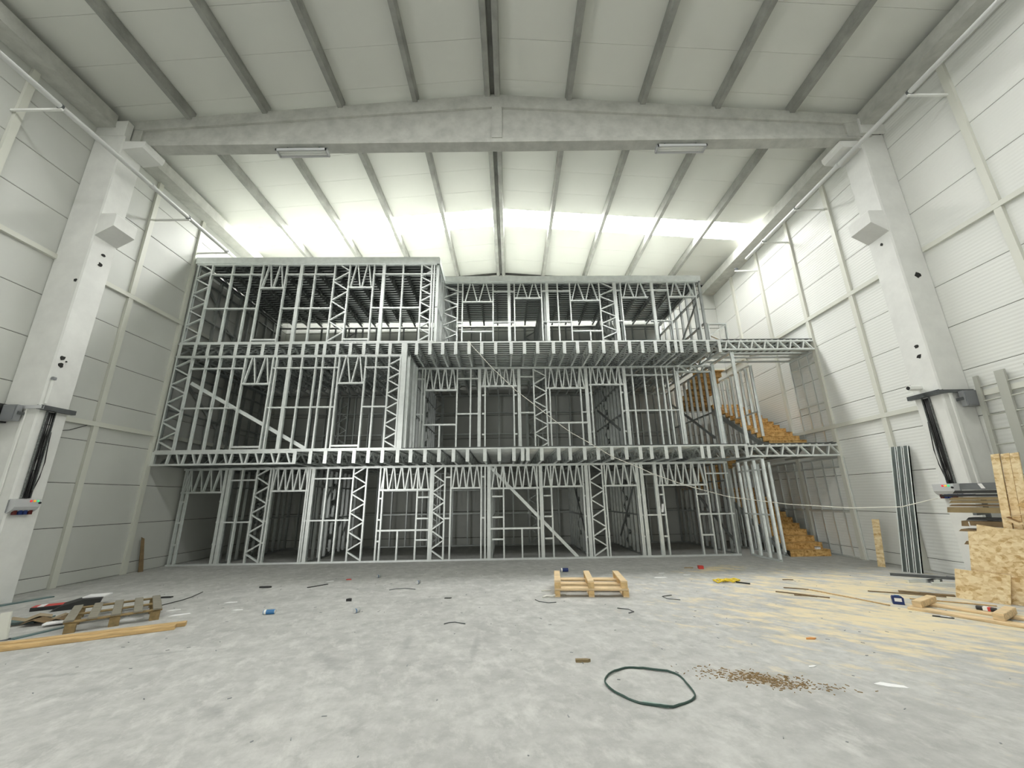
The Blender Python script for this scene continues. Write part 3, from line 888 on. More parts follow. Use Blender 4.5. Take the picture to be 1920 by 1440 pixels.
def cross_wall(u, v0, v1, z0, z1, spacing=0.5, nogs=(), brace=None, label=None, single=False, d_=0.09, lace=False, name='side_frame'):
    """stud wall running front to back at house coordinate u"""
    if single:
        f = empty(name, (u, 0, 0), 0, house)
        if label: f['label'] = label
        member('track', f, (0, v0, z0 + 0.02), (0, v1, z0 + 0.02), 0.04, d_, 'u')
        member('track', f, (0, v0, z1 - 0.02), (0, v1, z1 - 0.02), 0.04, d_, 'u')
        n = max(1, round((v1 - v0) / spacing))
        for i in range(n + 1):
            vv = v0 + 0.03 + (v1 - v0 - 0.06) * i / n
            member('stud', f, (0, vv, z0 + 0.04), (0, vv, z1 - 0.04), 0.045, d_, 'u')
        for z in nogs:
            member('nogging', f, (-0.003, v0, z), (-0.003, v1, z), 0.04, d_, 'u')
        if brace:
            member('brace', f, (-0.02, brace[0], brace[1]), (-0.02, brace[2], brace[3]), 0.09, 0.03, 'u')
        return f
    mb = MB()
    U, V, Z = Vector((1, 0, 0)), Vector((0, 1, 0)), Vector((0, 0, 1))
    mb.chan((0, v0, z0 + 0.02), (0, v1, z0 + 0.02), Z, 0.04, U, d_)
    mb.chan((0, v0, z1 - 0.02), (0, v1, z1 - 0.02), Z, 0.04, U, d_)
    n = max(1, round((v1 - v0) / spacing))
    for i in range(n + 1):
        vv = v0 + 0.03 + (v1 - v0 - 0.06) * i / n
        mb.chan((0, vv, z0 + 0.04), (0, vv, z1 - 0.04), V, 0.045, U, d_)
    for z in nogs:
        mb.chan((0.003, v0, z), (0.003, v1, z), Z, 0.04, U, d_ - 0.006)
    if brace:
        a, b = Vector((-0.02, brace[0], brace[1])), Vector((-0.02, brace[2], brace[3]))
        dd = (b - a)
        mb.chan(a, b, (0, -dd.z, dd.y), 0.09, U, 0.03)
    if lace:
        per = 0.55
        vv = v0 + (v1 - v0) * lace
        nd = zig_nodes(vv, vv + 0.45, z0 + 0.05, z1 - 0.05, per, True)
        for (a, za), (b, zb) in zip(nd, nd[1:]):
            mb.chan((0.01, a, za), (0.01, b, zb), (0, za - zb, b - a), 0.038, U, 0.06)
    o = mb.obj(name, 'galv_shade', house, (u, 0, 0))
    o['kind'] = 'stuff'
    if label: o['label'] = label
    return o


# outer walls, left
cross_wall(-9.9, 0.05, D, 3.16, 6.03, 0.55, (4.4, 5.6), (0.6, 5.4, 3.6, 3.3))
cross_wall(-9.9, 0.05, D, 6.44, 9.21, 0.55, (7.6, 8.8), (0.5, 8.9, 3.4, 6.6))
# ground partitions
for u, br in ((-8.5, None), (-5.95, (1.7, 2.6, 4.6, 0.3)), (-0.45, None), (2.58, (1.6, 0.4, 3.8, 2.4)), (4.25, (1.5, 2.4, 3.9, 0.4))):
    cross_wall(u, B + 0.1, D, 0.0, 2.78, 0.42, (1.2, 2.2), br, lace=0.4, name='partition_frame')
# second-storey partitions
for u, br in ((-2.95, None), (3.9, (1.6, 3.9, 4.6, 5.2))):
    cross_wall(u, B + 0.1, D, 3.16, 6.03, 0.42, (4.4, 5.4), br, lace=0.5, name='partition_frame')
cross_wall(-2.93, 0.06, B, 3.16, 6.03, 0.4, (), None, 'short return wall beside the recess', True)
# third-storey partitions
for u, br in ((1.48, None), (4.2, (1.5, 6.6, 4.5, 8.9))):
    cross_wall(u, B + 0.1, D, 6.44, 9.24, 0.45, (7.7,), br, name='partition_frame')
cross_wall(-2.16, 0.06, D, 6.44, 9.21, 0.5, (7.7,), None, 'return wall of the taller block', True)
cross_wall(7.1, B, D, 6.44, 9.24, 0.55, (7.6, 8.75), (B + 0.2, 8.6, 4.5, 6.7))
# stair tower
cross_wall(7.42, -0.02, 1.3, 0.0, 2.78, 0.42, (1.2, 2.45), None, 'stud wall beside the stair entrance', True)
cross_wall(7.1, B + 0.1, D, 0.0, 2.78, 0.42, (1.2, 2.2), (1.5, 0.4, 4.4, 2.4))
cross_wall(8.22, 0.95, D - 1.2, 0.0, 2.76, 0.30, (), None, None, True)
cross_wall(9.83, -0.06, D, 0.0, 2.78, 0.42, (1.25, 2.5), None, 'outer stud wall of the stair tower', True)
cross_wall(7.07, -0.02, B, 3.16, 6.06, 1.3, (), None, 'pair of posts carrying the balcony', True, 0.1)
cross_wall(7.05, B + 0.08, D, 3.16, 6.03, 0.40, (4.45,), (1.6, 3.6, 4.6, 5.4))
cross_wall(8.42, B, D - 0.9, 3.16, 6.03, 0.33, (4.4,), None, 'stud wall between the stair flights', True)
cross_wall(9.83, 0.0, 1.3, 3.16, 6.1, 0.45, (4.45, 5.75), None, 'outer stud panel of the stair landing', True)
rs = empty('wall_frame', (0, B, 0), 0, house)
rs['label'] = 'short lattice header beside the stair'
rim_truss(rs, 5.85, 7.05, 5.78, 6.03, 5.95, 0.42, 0.14)
for u in (5.9, 7.08):
    member('stud', rs, (u, 0.003, 3.2), (u, 0.003, 5.8), 0.09, 0.088)
# low laced panel beside the upper landing
lp = empty('wall_frame', (0, B + 0.25, 0), 0, house)
lp['label'] = 'low laced guard panel above the stair'
for z in (6.46, 7.68):
    member('track', lp, (7.35, 0, z), (8.05, 0, z), 0.05, 0.09)
for u in (7.38, 8.02):
    member('stud', lp, (u, 0.003, 6.48), (u, 0.003, 7.66), 0.045, 0.088)
for (a, b) in (((7.4, 6.5), (8.0, 6.95)), ((8.0, 6.95), (7.4, 7.25)), ((7.4, 7.25), (8.0, 7.62))):
    member('lacing', lp, (a[0], 0.012, a[1]), (b[0], 0.012, b[1]), 0.038, 0.07)

# rear walls of the house, each storey
for z0, z1, u0, u1 in ((0.0, 2.78, -9.9, 8.2), (3.16, 6.03, -9.9, 7.1), (6.44, 9.21, -9.9, 7.1)):
    mb = MB()
    V = Vector((0, 1, 0)); U = Vector((1, 0, 0)); Z = Vector((0, 0, 1))
    for z in (z0 + 0.02, z1 - 0.02, z0 + 1.2, z0 + 2.1):
        mb.chan((u0, D, z), (u1, D, z), Z, 0.04, V, 0.09)
    n = int((u1 - u0) / 0.6)
    for i in range(n + 1):
        u = u0 + (u1 - u0) * i / n
        mb.chan((u, D + 0.002, z0), (u, D + 0.002, z1), U, 0.045, V, 0.086)
    for c in range(int(u0) + 2, int(u1) - 1, 4):
        nd = zig_nodes(c, c + 0.42, z0 + 0.05, z1 - 0.05, 0.55, True)
        for a, b in zip(nd, nd[1:]):
            mb.chan((a[0], D + 0.01, a[1]), (b[0], D + 0.01, b[1]), (a[1] - b[1], 0, b[0] - a[0]), 0.038, V, 0.06)
        for c2 in (c - 0.02, c + 0.44):
            mb.chan((c2, D + 0.002, z0), (c2, D + 0.002, z1), U, 0.06, V, 0.086)
    o = mb.obj('rear_frame', 'galv_shade', house)
    o['kind'] = 'stuff'


def house_pt(u, v, z):
    return Vector((u * math.cos(TH) - v * math.sin(TH), u * math.sin(TH) + v * math.cos(TH), z)) + ORG


def stairs(zb, label):
    p = house_pt(8.9, 0.8, zb)
    st = empty('board_staircase', p, TH)
    tag(st, label, 'stairs', 'board-clad stairs in the steel tower')
    ris, trd, n1, n2 = 0.166, 0.272, 12, 6
    for i in range(n1):
        v, z = i * trd, i * ris
        MB().box(-0.59, 0.60, v, v + 0.018, z, z + ris).obj('riser', 'osb_dark', st)
        MB().cbox(-0.59, 0.60, v - 0.015, v + trd, z + ris, z + ris + 0.018, 0.004).obj('tread', 'osb_dark', st)
    zl = n1 * ris + 0.02
    MB().box(-1.75, 0.60, n1 * trd, n1 * trd + 0.9, zl - 0.02, zl).obj('landing', 'osb_dark', st)
    for i in range(n2):
        v, z = n1 * trd - i * trd, zl + i * ris
        MB().box(-1.75, -0.66, v - 0.018, v, z, z + ris).obj('riser', 'osb_dark', st)
        MB().box(-1.75, -0.66, v - trd, v + 0.015, z + ris, z + ris + 0.018).obj('tread', 'osb_dark', st)
    for uu in (-0.62, 0.60):
        MB().prism([(uu, 0.02, 0), (uu, 0.3, 0), (uu, n1 * trd, zl - 0.25), (uu, n1 * trd, zl - 0.02)], (0.02, 0, 0)).obj('stringer', 'galv_shade', st)
    return st


stairs(0.0, 'brown strand-board staircase rising from the hall floor inside the steel tower')
stairs(3.20, 'brown strand-board staircase of the upper storey above the tower platform')

# papers stuck on the ground-floor studs and the tin on the lowest step
p = house_pt(4.88, B - 0.03, 1.40)
tag(MB().prism([(-0.06, 0, -0.12), (0.0, -0.01, -0.13), (0.05, -0.012, 0.13), (-0.02, 0, 0.12)], (0, 0.004, 0)).obj('paper_sheet', 'white_paper', None, p), 'white paper sheet hooked on a ground-floor stud beside a door', 'paper')
p = house_pt(9.18, 0.86, 0.185)
bx = MB().cbox(-0.06, 0.06, -0.04, 0.04, 0, 0.07, 0.008).obj('small_box', 'white_paper', None, p)
tag(bx, 'small white box on the lowest tread of the stairs', 'box')
MB().box(-0.061, 0.061, -0.041, 0.041, 0.055, 0.072).obj('lid', 'grey_plastic', bx)
p = house_pt(4.30, B + 0.25, 0.0)
tag(MB().prism([(-0.10, 0, 0), (0.10, 0, 0), (0.07, 0.02, 0.30), (-0.06, 0.02, 0.33)], (0, 0.018, 0)).obj('board_offcut', 'orange', None, p), 'orange-brown board offcut standing behind the ground-floor door studs', 'offcut')

# ------------------------------------------------------------------ loose power cable crossing the picture
pts = [house_pt(u, -0.09, z) for u, z in ((-1.05, 6.43), (-0.97, 6.30), (-0.34, 5.57), (-0.10, 5.32), (0.34, 4.87), (0.88, 4.43), (1.49, 3.92), (1.92, 3.58), (2.51, 3.23), (3.07, 2.87), (3.90, 2.51), (4.20, 2.36), (5.10, 2.03), (6.28, 1.70))]
pts += [Vector((7.20, 10.9, 1.50)), Vector((8.10, 10.0, 1.41)), Vector((8.66, 9.3, 1.44)), Vector((8.90, 8.70, 1.62))]
pts[0] = house_pt(-1.05, -0.02, 6.45)
c = MB().tube(pts, 0.011, 6).obj('power_cable', 'rope', smooth=True)
tag(c, 'thin white cable slung from the balcony edge down to the socket box', 'cable')

# ------------------------------------------------------------------ column services
# horizontal cable trunking round the columns
for s, xw, xi, y0, y1, z, side in ((1, XL, -9.46, 7.88, 8.44, 3.66, 'shaded'), (-1, XR, 9.02, 8.09, 8.69, 3.76, 'bright')):
    t = empty('cable_trunking', (xi, y0, z))
    tag(t, 'metal cable trunking wrapped round the column on the %s wall' % side, 'trunking')
    e = xw - xi
    mb = MB()
    mb.chan((e, -0.003, 0), (s * 0.10, -0.003, 0), (0, 0, 1), 0.07, (0, -1, 0), 0.05)
    mb.obj('front_run', 'pale_grey' if s > 0 else 'dark_steel', t)
    mb = MB()
    mb.chan((s * 0.003, -0.05, 0), (s * 0.003, y1 - y0 + 0.06, 0), (0, 0, 1), 0.09, (s, 0, 0), 0.09)
    mb.obj('side_run', 'dark_steel', t)
    l = empty('cable_ladder', (xi + s * 0.002, y0 + (0.22 if s > 0 else 0.33), 1.9))
    tag(l, 'dark upright cable ladder with black cables on the column at the %s wall' % side, 'cable tray')
    for k in (-0.075, 0.075):
        MB().box(0, s * 0.04, k - 0.006, k + 0.006, 0, z - 1.95).obj('rail', 'tray', l)
    for i in range(8):
        MB().box(0.0, s * 0.012, -0.07, 0.07, 0.06 + i * 0.23, 0.075 + i * 0.23).obj('rung', 'tray', l)
    for k in range(4):
        yy = -0.05 + k * 0.032
        MB().tube([(s * 0.028, yy + random.uniform(-.008, .008), zz) for zz in (0.0, 0.4, 0.8, 1.2, z - 1.97)], 0.014, 6).obj('cable', 'cable', l, smooth=True)
    sg = 0.09
    MB().tube([(s * 0.03, sg, 1.3), (s * 0.03, sg + 0.02, 1.0), (s * 0.03, sg + 0.05, 0.7), (s * 0.03, sg + 0.035, 0.4), (s * 0.03, sg - 0.01, 0.15), (s * 0.03, 0.02, 0.0)], 0.009, 6).obj('loose_cable', 'cable', l, smooth=True)
    # socket box
    b = empty('socket_box', (xi + s * 0.001, (y0 + y1) / 2 - (0.08 if s > 0 else -0.12), 1.62 if s > 0 else 1.64))
    tag(b, 'grey socket box with three lamps on the column at the %s wall' % side, 'socket box')
    MB().prism([(0, -0.21, 0.0), (s * 0.10, -0.21, 0.07), (s * 0.13, -0.21, 0.12), (s * 0.13, -0.21, 0.26), (0, -0.21, 0.27)], (0, 0.42, 0)).obj('housing', 'pale_grey', b)
    for i, mm in enumerate(('red_lamp', 'amber_lamp', 'green_lamp')):
        MB().disc((s * 0.131, 0.04 + i * 0.06 if s > 0 else 0.0 - i * 0.06, 0.225), (s, 0, 0), 0.022, 0.014, 12, 0.014).obj('lamp_cap', mm, b)
    MB().disc((s * 0.131, s * 0.19, 0.19), (s, 0, 0), 0.02, 0.02, 8).obj('switch', 'black', b)
    for i, mm in enumerate(('dark_red', 'navy', 'navy', 'dark_red')):
        MB().cbox(s * 0.025, s * 0.08, -0.15 + i * 0.085, -0.085 + i * 0.085, -0.025, 0.06, 0.01).obj('socket', mm, b)
    MB().tube([(s * 0.012, -0.225, 0.02), (s * 0.012, -0.225, 0.25)], 0.008, 6).obj('hinge_rod', 'grey_plastic', b)
    # white conduit on the front face
    for xx, z0, z1 in (((-9.69), 1.2, 3.6),) if s > 0 else ((9.17, 1.9, 3.70),):
        cnd = MB().cbox(xx - 0.03, xx + 0.03, y0 - 0.032, y0 - 0.002, z0, z1, 0.006).obj('conduit', 'white_plastic')
        tag(cnd, 'white plastic conduit running down the front of the column at the %s wall' % side, 'conduit')
        MB().box(xx - 0.036, xx + 0.036, y0 - 0.036, y0 - 0.001, z1, z1 + 0.05).obj('end_cap', 'white_plastic', cnd)
cnd = MB().cbox(-9.458, -9.428, 7.93, 7.97, 3.75, 4.25, 0.006).obj('conduit', 'white_plastic')
tag(cnd, 'short white conduit above the trunking on the column at the shaded wall', 'conduit')
MB().cbox(-9.455, -9.40, 7.92, 7.98, 4.25, 4.31, 0.006).obj('end_box', 'grey_plastic', cnd)
# floodlights
for x, yv, z, s, lab in ((-9.82, 7.84, 3.52, 1, 'grey floodlight beside a black box on the column at the shaded wall'), (9.42, 8.06, 3.58, -1, 'grey floodlight on the column at the bright wall')):
    f = empty('floodlight', (x, yv, z))
    tag(f, lab, 'floodlight')
    MB().prism([(-0.14, -0.14, -0.16), (0.14, -0.14, -0.16), (0.14, -0.14, 0.16), (-0.14, -0.14, 0.16)], (0, 0.10, 0)).obj('housing', 'grey_plastic', f)
    MB().box(-0.12, 0.12, -0.152, -0.140, -0.14, 0.14).obj('glass', 'grey_glass', f)
    MB().box(-0.15, -0.14, -0.11, 0.028, -0.03, 0.03).box(0.14, 0.15, -0.11, 0.028, -0.03, 0.03).obj('bracket', 'dark_steel', f)
    MB().box(-0.08, 0.08, -0.04, 0.0, -0.10, 0.08).obj('gear_box', 'black', f)
bb = MB().cbox(-10.19, -9.98, 7.62, 7.86, 3.34, 3.70, 0.02).obj('junction_box', 'black')
tag(bb, 'black junction box on the wall beside the grey floodlight', 'box')
MB().box(-10.06, -9.98, 7.605, 7.622, 3.48, 3.56).obj('label_plate', 'white_plastic', bb)
# cctv cameras
c = empty('security_camera', (8.93, 8.42, 3.86))
tag(c, 'small white security camera at the trunking of the bright column', 'camera')
MB().cbox(-0.24, 0.02, -0.05, 0.05, 0.02, 0.12, 0.02).obj('body', 'white_plastic', c)
MB().disc((-0.24, 0, 0.07), (-1, 0, 0), 0.04, 0.01, 12).obj('lens', 'black', c)
MB().box(0.0, 0.085, -0.02, 0.02, -0.05, 0.03).obj('bracket', 'white_plastic', c)
# black devices low on the shaded column
k = MB().cbox(-9.90, -9.62, 7.60, 7.86, 1.24, 1.46, 0.03).obj('black_case', 'black')
tag(k, 'black case hung low on the front of the shaded column', 'case')
for i in range(3):
    MB().tube([(-9.72 + i * 0.03, 7.72, 1.25), (-9.70 + i * 0.03, 7.72, 1.12), (-9.74 + i * 0.05, 7.74, 1.0)], 0.008, 6).obj('cable', 'cable', k, smooth=True)
tag(MB().disc((-9.80, 7.878, 0.30), (0, -1, 0), 0.09, 0.06, 16).obj('round_cap', 'black'), 'round black cap near the foot of the shaded column', 'cap')
# loose wire on the left wall
tag(MB().tube([(XL + 0.02, 8.5, 3.3), (XL + 0.02, 8.85, 3.34), (XL + 0.02, 9.2, 3.43), (XL + 0.02, 9.55, 3.6)], 0.008, 6).obj('loose_wire', 'cable', smooth=True), 'loose dark wire sagging under the rail of the shaded wall', 'wire')

# ladders leaning on the bright wall
for k, (ya, yb, za, zt, lab) in enumerate(((7.86, 7.48, 0.0, 4.02, 'aluminium ladder leaning on the bright wall close to the column'), (7.40, 7.0, 0.0, 4.02, 'aluminium ladder leaning on the bright wall farther from the column'))):
    ld = empty('ladder', (9.30, (ya + yb) / 2, 0))
    tag(ld, lab, 'ladder', 'ladders against the bright wall')
    h = (ya - yb) / 2
    ln = Vector((0.24, 0, zt)).normalized()
    for q in (-h, h):
        MB().prism([(0, q - 0.04, 0), (0.045, q - 0.04, 0), (0.045, q + 0.04, 0), (0, q + 0.04, 0)], (0.24, 0, zt)).obj('rail', 'aluminium', ld)
        MB().box(-0.005, 0.05, q - 0.045, q + 0.045, 0, 0.05).obj('foot', 'black', ld)
    for i in range(13):
        z = 0.3 + i * 0.29
        x = 0.24 * z / zt + 0.022
        MB().tube([(x, -h, z), (x, h, z)], 0.015, 6).obj('rung', 'aluminium', ld)

# ------------------------------------------------------------------ pallets
def beam_box(parent, name, m, x0, x1, y0, y1, z0, z1, c=0.006):
    return MB().cbox(x0, x1, y0, y1, z0, z1, c).obj(name, m, parent)


pal = empty('wooden_pallet', (1.49, 8.62, 0), rad(-5.5))
tag(pal, 'pale pine pallet lying upside down in the middle of the floor', 'pallet')
for x in (-0.62, 0.0, 0.62):
    for yv in (-0.48, 0.0, 0.48):
        beam_box(pal, 'block', 'pine_end', x - 0.05, x + 0.05, yv - 0.06, yv + 0.06, 0.022, 0.105)
    beam_box(pal, 'board', 'pine', x - 0.052, x + 0.052, -0.545, 0.545, 0.0, 0.022)
for yv, ww in ((-0.44, 0.105), (-0.02, 0.10), (0.42, 0.105)):
    beam_box(pal, 'deck_board', 'pine', -0.67, 0.67, yv - ww, yv + ww, 0.106, 0.146)
for x in (-0.61, 0.0, 0.60):
    for yv in (-0.48, 0.0, 0.48):
        beam_box(pal, 'block', 'pine_end', x - 0.055, x + 0.055, yv - 0.065, yv + 0.065, 0.147, 0.245)
    beam_box(pal, 'bearer', 'pine', x - 0.06, x + 0.06, -0.545, 0.545, 0.246, 0.272)

dp = empty('wooden_pallet', (-6.38, 7.22, 0), rad(41))
tag(dp, 'dark weathered pallet lying among scraps by the shaded wall', 'pallet')
for x in (-0.46, 0.0, 0.46):
    for yv in (-0.55, 0.0, 0.55):
        beam_box(dp, 'block', 'oldblock', x - 0.06, x + 0.06, yv - 0.06, yv + 0.06, 0.0, 0.125)
for yv in (-0.55, 0.0, 0.55):
    beam_box(dp, 'bearer', 'oldblock', -0.54, 0.54, yv - 0.05, yv + 0.05, 0.126, 0.148)
for x in (-0.49, -0.25, 0.0, 0.25, 0.48):
    beam_box(dp, 'slat', 'oldwood', x - 0.055, x + 0.055, -0.61, 0.61, 0.149, 0.172)

# broken pallet at the foot of the strand boards
bp_ = empty('broken_pallet', (6.78, 6.72, 0), rad(-60))
tag(bp_, 'pale half pallet of two boards and crossbeams below the standing boards', 'pallet')
beam_box(bp_, 'board', 'pine', -0.52, 0.66, -0.44, -0.26, 0.0, 0.035)
beam_box(bp_, 'board', 'pine', -0.46, 0.72, 0.06, 0.22, 0.0, 0.035)
for x in (-0.42, 0.42):
    beam_box(bp_, 'crossbeam', 'pine', x - 0.055, x + 0.055, -0.36, 0.30, 0.036, 0.125)

# long planks in front of the dark pallet
for k, (a, b, wd, z, m_, lab) in enumerate((((-6.60, 5.72), (-4.93, 6.60), 0.055, 0.0, 'plank', 'long yellow plank on the floor, nearest of the pair by the dark pallet'),
                                            ((-6.85, 5.82), (-4.90, 6.76), 0.055, 0.0, 'plank', 'long yellow plank on the floor, next to the dark pallet'))):
    a, b = Vector((*a, 0)), Vector((*b, 0))
    d = b - a
    o = MB().cbox(-d.length / 2, d.length / 2, -wd, wd, 0, 0.055, 0.006).obj('plank', m_, None, (a + b) / 2 + Vector((0, 0, z)))
    o.rotation_euler = (0, 0, math.atan2(d.y, d.x))
    tag(o, lab, 'plank', 'planks in front of the dark pallet')

# leaning pieces
t = MB().prism([(-0.05, -0.03, 0), (0.05, -0.03, 0), (0.03, -0.03, 0.85), (-0.03, -0.03, 0.9)], (0, 0.05, 0)).obj('wood_stake', 'brown', None, (XL + 0.16, 11.80, 0))
t.rotation_euler = (0, rad(-7), rad(55))
tag(t, 'dark brown wooden stake leaning on the shaded wall near the house corner', 'stake')
t = MB().box(-0.075, 0.075, -0.009, 0.009, 0, 1.13).obj('board_strip', 'osb', None, (9.05, 10.66, 0))
t.rotation_euler = (rad(-14), 0, rad(-62))
tag(t, 'narrow strand-board strip leaning on the bright wall', 'board')
# bundle of shiny profiles, dark reflection painted into their faces
for k in range(3):
    px, py = 8.98 + 0.055 * k, 9.98 - 0.105 * k
    pr = MB()
    pr.chan((0, 0, 0), (0.42, -0.08, 2.83), (-0.45, 0.9, 0), 0.09, (0.9, 0.45, 0), 0.10, 0.006, flip=-1)
    o = pr.obj('steel_profile', 'galv_shiny', None, (px, py, 0.0))
    tag(o, ('shiny galvanised channel leaning on the bright wall, on the house side of three', 'shiny galvanised channel leaning on the bright wall, middle of three', 'shiny galvanised channel leaning on the bright wall, on the column side of three')[k], 'steel profile', 'channels leaning on the bright wall')
    for q in (-1, 1):
        a = Vector((-0.447 * 0.043 * q - 0.005, 0.894 * 0.043 * q - 0.0025, 0.002))
        MB().chan(a, a + Vector((0.42, -0.08, 2.826)), (-0.45, 0.9, 0), 0.016, (0.9, 0.45, 0), 0.012, 0.003).obj('lip', 'galv', o)

# strand boards standing at the right
PD = Vector((0.45, -0.893, 0)).normalized()
PN = Vector((0.893, 0.45, 0)).normalized()


def pile(s_, z, n):
    return Vector((7.6, 7.63, 0)) + PD * s_ + PN * n + Vector((0, 0, z))


def slab(name, m, poly, n, th, label, cat, group=None, lean=0.0):
    o0 = pile(poly[0][0], 0, n)
    pts = [pile(s_, z, n + lean * z) - o0 for s_, z in poly]
    o = MB().prism(pts, PN * th).obj(name, m, None, o0)
    return tag(o, label, cat, group)


slab('strand_board', 'osb', [(0.02, 0.0), (0.64, 0.0), (0.73, 0.44), (0.09, 0.46)], 0.0, 0.018, 'low strand board standing on edge in front of the larger board', 'board', None, 0.10)
slab('strand_board', 'osb', [(0.20, 0.0), (1.30, 0.0), (1.42, 1.12), (0.72, 1.16), (0.49, 1.20), (0.47, 1.09), (0.36, 1.08)], 0.11, 0.018, 'large strand board standing on edge behind the low one', 'board', None, 0.06)
for i in range(3):
    a0, a1 = 0.66 + i * 0.108, 0.66 + i * 0.108 + 0.098
    slab('board_strip', 'osb', [(a0, 0.0), (a1, 0.0), (a1 + 0.235, 2.36), (a0 + 0.235, 2.35)], 0.21 + (0.025 if i == 1 else 0), 0.05,
         ('tall strand-board strip standing behind the large board, on the column side', 'tall strand-board strip standing behind the large board, middle of three', 'tall strand-board strip standing behind the large board, farthest from the column')[i], 'board', 'tall strips behind the large board', 0.03)
# storage rack with boards and profiles
rk = empty('storage_rack', pile(0.9, 0, 0.95))
tag(rk, 'dark steel storage rack hidden behind the strand boards', 'rack')
bs = rk.location
for s_ in (0.42, 1.5):
    q = pile(s_, 0, 0.98) - bs
    MB().prism([q, q + PD * 0.06, q + PD * 0.06 + PN * 0.06, q + PN * 0.06], (0, 0, 1.60)).obj('upright', 'dark_steel', rk)
    for z in (0.52, 0.80, 1.02, 1.34):
        q2 = pile(s_, z, 0.42) - bs
        MB().prism([q2, q2 + PD * 0.05, q2 + PD * 0.05 + Vector((0, 0, 0.04)), q2 + Vector((0, 0, 0.04))], PN * 0.56).obj('arm', 'dark_steel', rk)
ITEMS = [  # left end, right end, z0, z1, front n, depth, material, name, category, label
    (0.35, 1.75, 1.775, 1.890, 0.44, 0.20, 'dark_steel', 'steel_profile', 'steel profile', 'dark steel channel topmost on the storage rack'),
    (0.24, 1.80, 1.715, 1.765, 0.43, 0.30, 'black_board', 'board', 'board', 'black board directly under the topmost steel channel'),
    (0.05, 1.75, 1.660, 1.695, 0.42, 0.35, 'black_board', 'board', 'board', 'long black sheet jutting farthest from the rack'),
    (0.16, 1.75, 1.600, 1.645, 0.43, 0.30, 'brown_pale', 'board', 'board', 'pale board under the long black sheet on the rack'),
    (0.15, 1.75, 1.545, 1.590, 0.44, 0.30, 'brown_pale', 'board', 'board', 'second pale board under the long black sheet on the rack'),
    (0.13, 1.70, 1.490, 1.520, 0.46, 0.30, 'brown', 'board', 'board', 'thin dark brown board above the thick brown beam'),
    (0.10, 1.70, 1.382, 1.475, 0.42, 0.12, 'brown_pale', 'timber_beam', 'beam', 'thick brown timber beam on the upper rack arm'),
    (0.30, 1.65, 1.255, 1.300, 0.46, 0.30, 'black_board', 'board', 'board', 'black board below the thick brown beam'),
    (0.22, 1.65, 1.150, 1.240, 0.46, 0.25, 'brown', 'timber_beam', 'beam', 'dark brown beam with a pale bracket on the middle arm'),
    (0.17, 1.60, 1.062, 1.10, 0.43, 0.35, 'brown', 'board', 'board', 'brown board lowest on the middle rack arm'),
    (0.19, 1.60, 0.842, 0.90, 0.43, 0.30, 'brown', 'board', 'board', 'brown board end on the second lowest rack arm'),
    (0.20, 1.60, 0.562, 0.60, 0.43, 0.30, 'brown_pale', 'board', 'board', 'pale board end on the lowest rack arm'),
]
for a, b, z0, z1, n, dep, m, nm, ct, lab in ITEMS:
    o0 = pile(a, z0, n)
    pts = [pile(a, z0, n) - o0, pile(b, z0, n) - o0, pile(b, z1, n) - o0, pile(a + (0.04 if ct == 'board' else 0.015), z1, n) - o0]
    o = MB().prism(pts, PN * dep).obj(nm, m, None, o0)
    tag(o, lab, ct)
    if nm == 'steel_profile':
        e0 = pile(a + 0.27, z0 + 0.02, n - 0.006) - o0
        MB().prism([e0, e0 + PD * 0.05, e0 + PD * 0.02 + Vector((0, 0, 0.085)), e0 - PD * 0.03 + Vector((0, 0, 0.085))], PN * 0.005).obj('label_strip', 'white_paper', o)
    if 'bracket' in lab:
        for (da, db, dz0, dz1) in ((0.10, 0.115, 0.0, 0.08), (0.10, 0.26, 0.0, 0.012)):
            e0 = pile(a + da, z0 + dz0, n - 0.008) - o0
            MB().prism([e0, pile(a + db, z0 + dz0, n - 0.008) - o0, pile(a + db, z0 + dz1, n - 0.008) - o0, pile(a + da, z0 + dz1, n - 0.008) - o0], PN * 0.007).obj('bracket', 'white_paper', o)
o0 = pile(0.12, 1.696, 0.46)
o = MB().prism([(0, 0, 0), PD * 0.35, PD * 0.35 + Vector((0, 0, 0.008)), PD * 0.05 + Vector((0, 0, 0.008))], PN * 0.2).obj('plastic_wrap', 'navy', None, o0)
tag(o, 'dark blue plastic wrap on the long black sheet', 'wrap')
o0 = pile(0.84, 1.215, 0.03)
o = MB().prism([(0, 0, 0.11), PD * 0.15 + Vector((0, 0, 0)), PD * 0.45 + Vector((0, 0, 0.07)), PD * 0.45 + Vector((0, 0, 0.11)), PD * 0.17 + Vector((0, 0, 0.04)), PD * 0.05 + Vector((0, 0, 0.12)), PD * 0.40 + Vector((0, 0, 0.20)), PD * 0.40 + Vector((0, 0, 0.23))], PN * 0.17).obj('pine_bracket', 'pine', None, o0)
tag(o, 'pale pine bracket hooked over the top edge of the large board', 'bracket')
o0 = pile(1.02, 1.42, 0.17)
o = MB().prism([(0, 0, 0.10), PD * 0.12, PD * 0.5 + Vector((0, 0, 0.02)), PD * 0.5 + Vector((0, 0, 0.20)), PD * 0.10 + Vector((0, 0, 0.19))], PN * 0.03).obj('pine_offcut', 'plank', None, o0)
tag(o, 'yellow offcut with a pointed end in front of the tall strips', 'offcut')

# ------------------------------------------------------------------ small things on the floor
def scrap(name, m, x, y, pts, th, label, cat, rz=0.0, z=0.0005, group=None):
    """flat scrap with its own outline and thickness"""
    o = MB().prism([(px, py, 0) for px, py in pts], (0, 0, th)).obj(name, m, None, (x, y, z))
    o.rotation_euler = (0, 0, rz)
    return tag(o, label, cat, group)


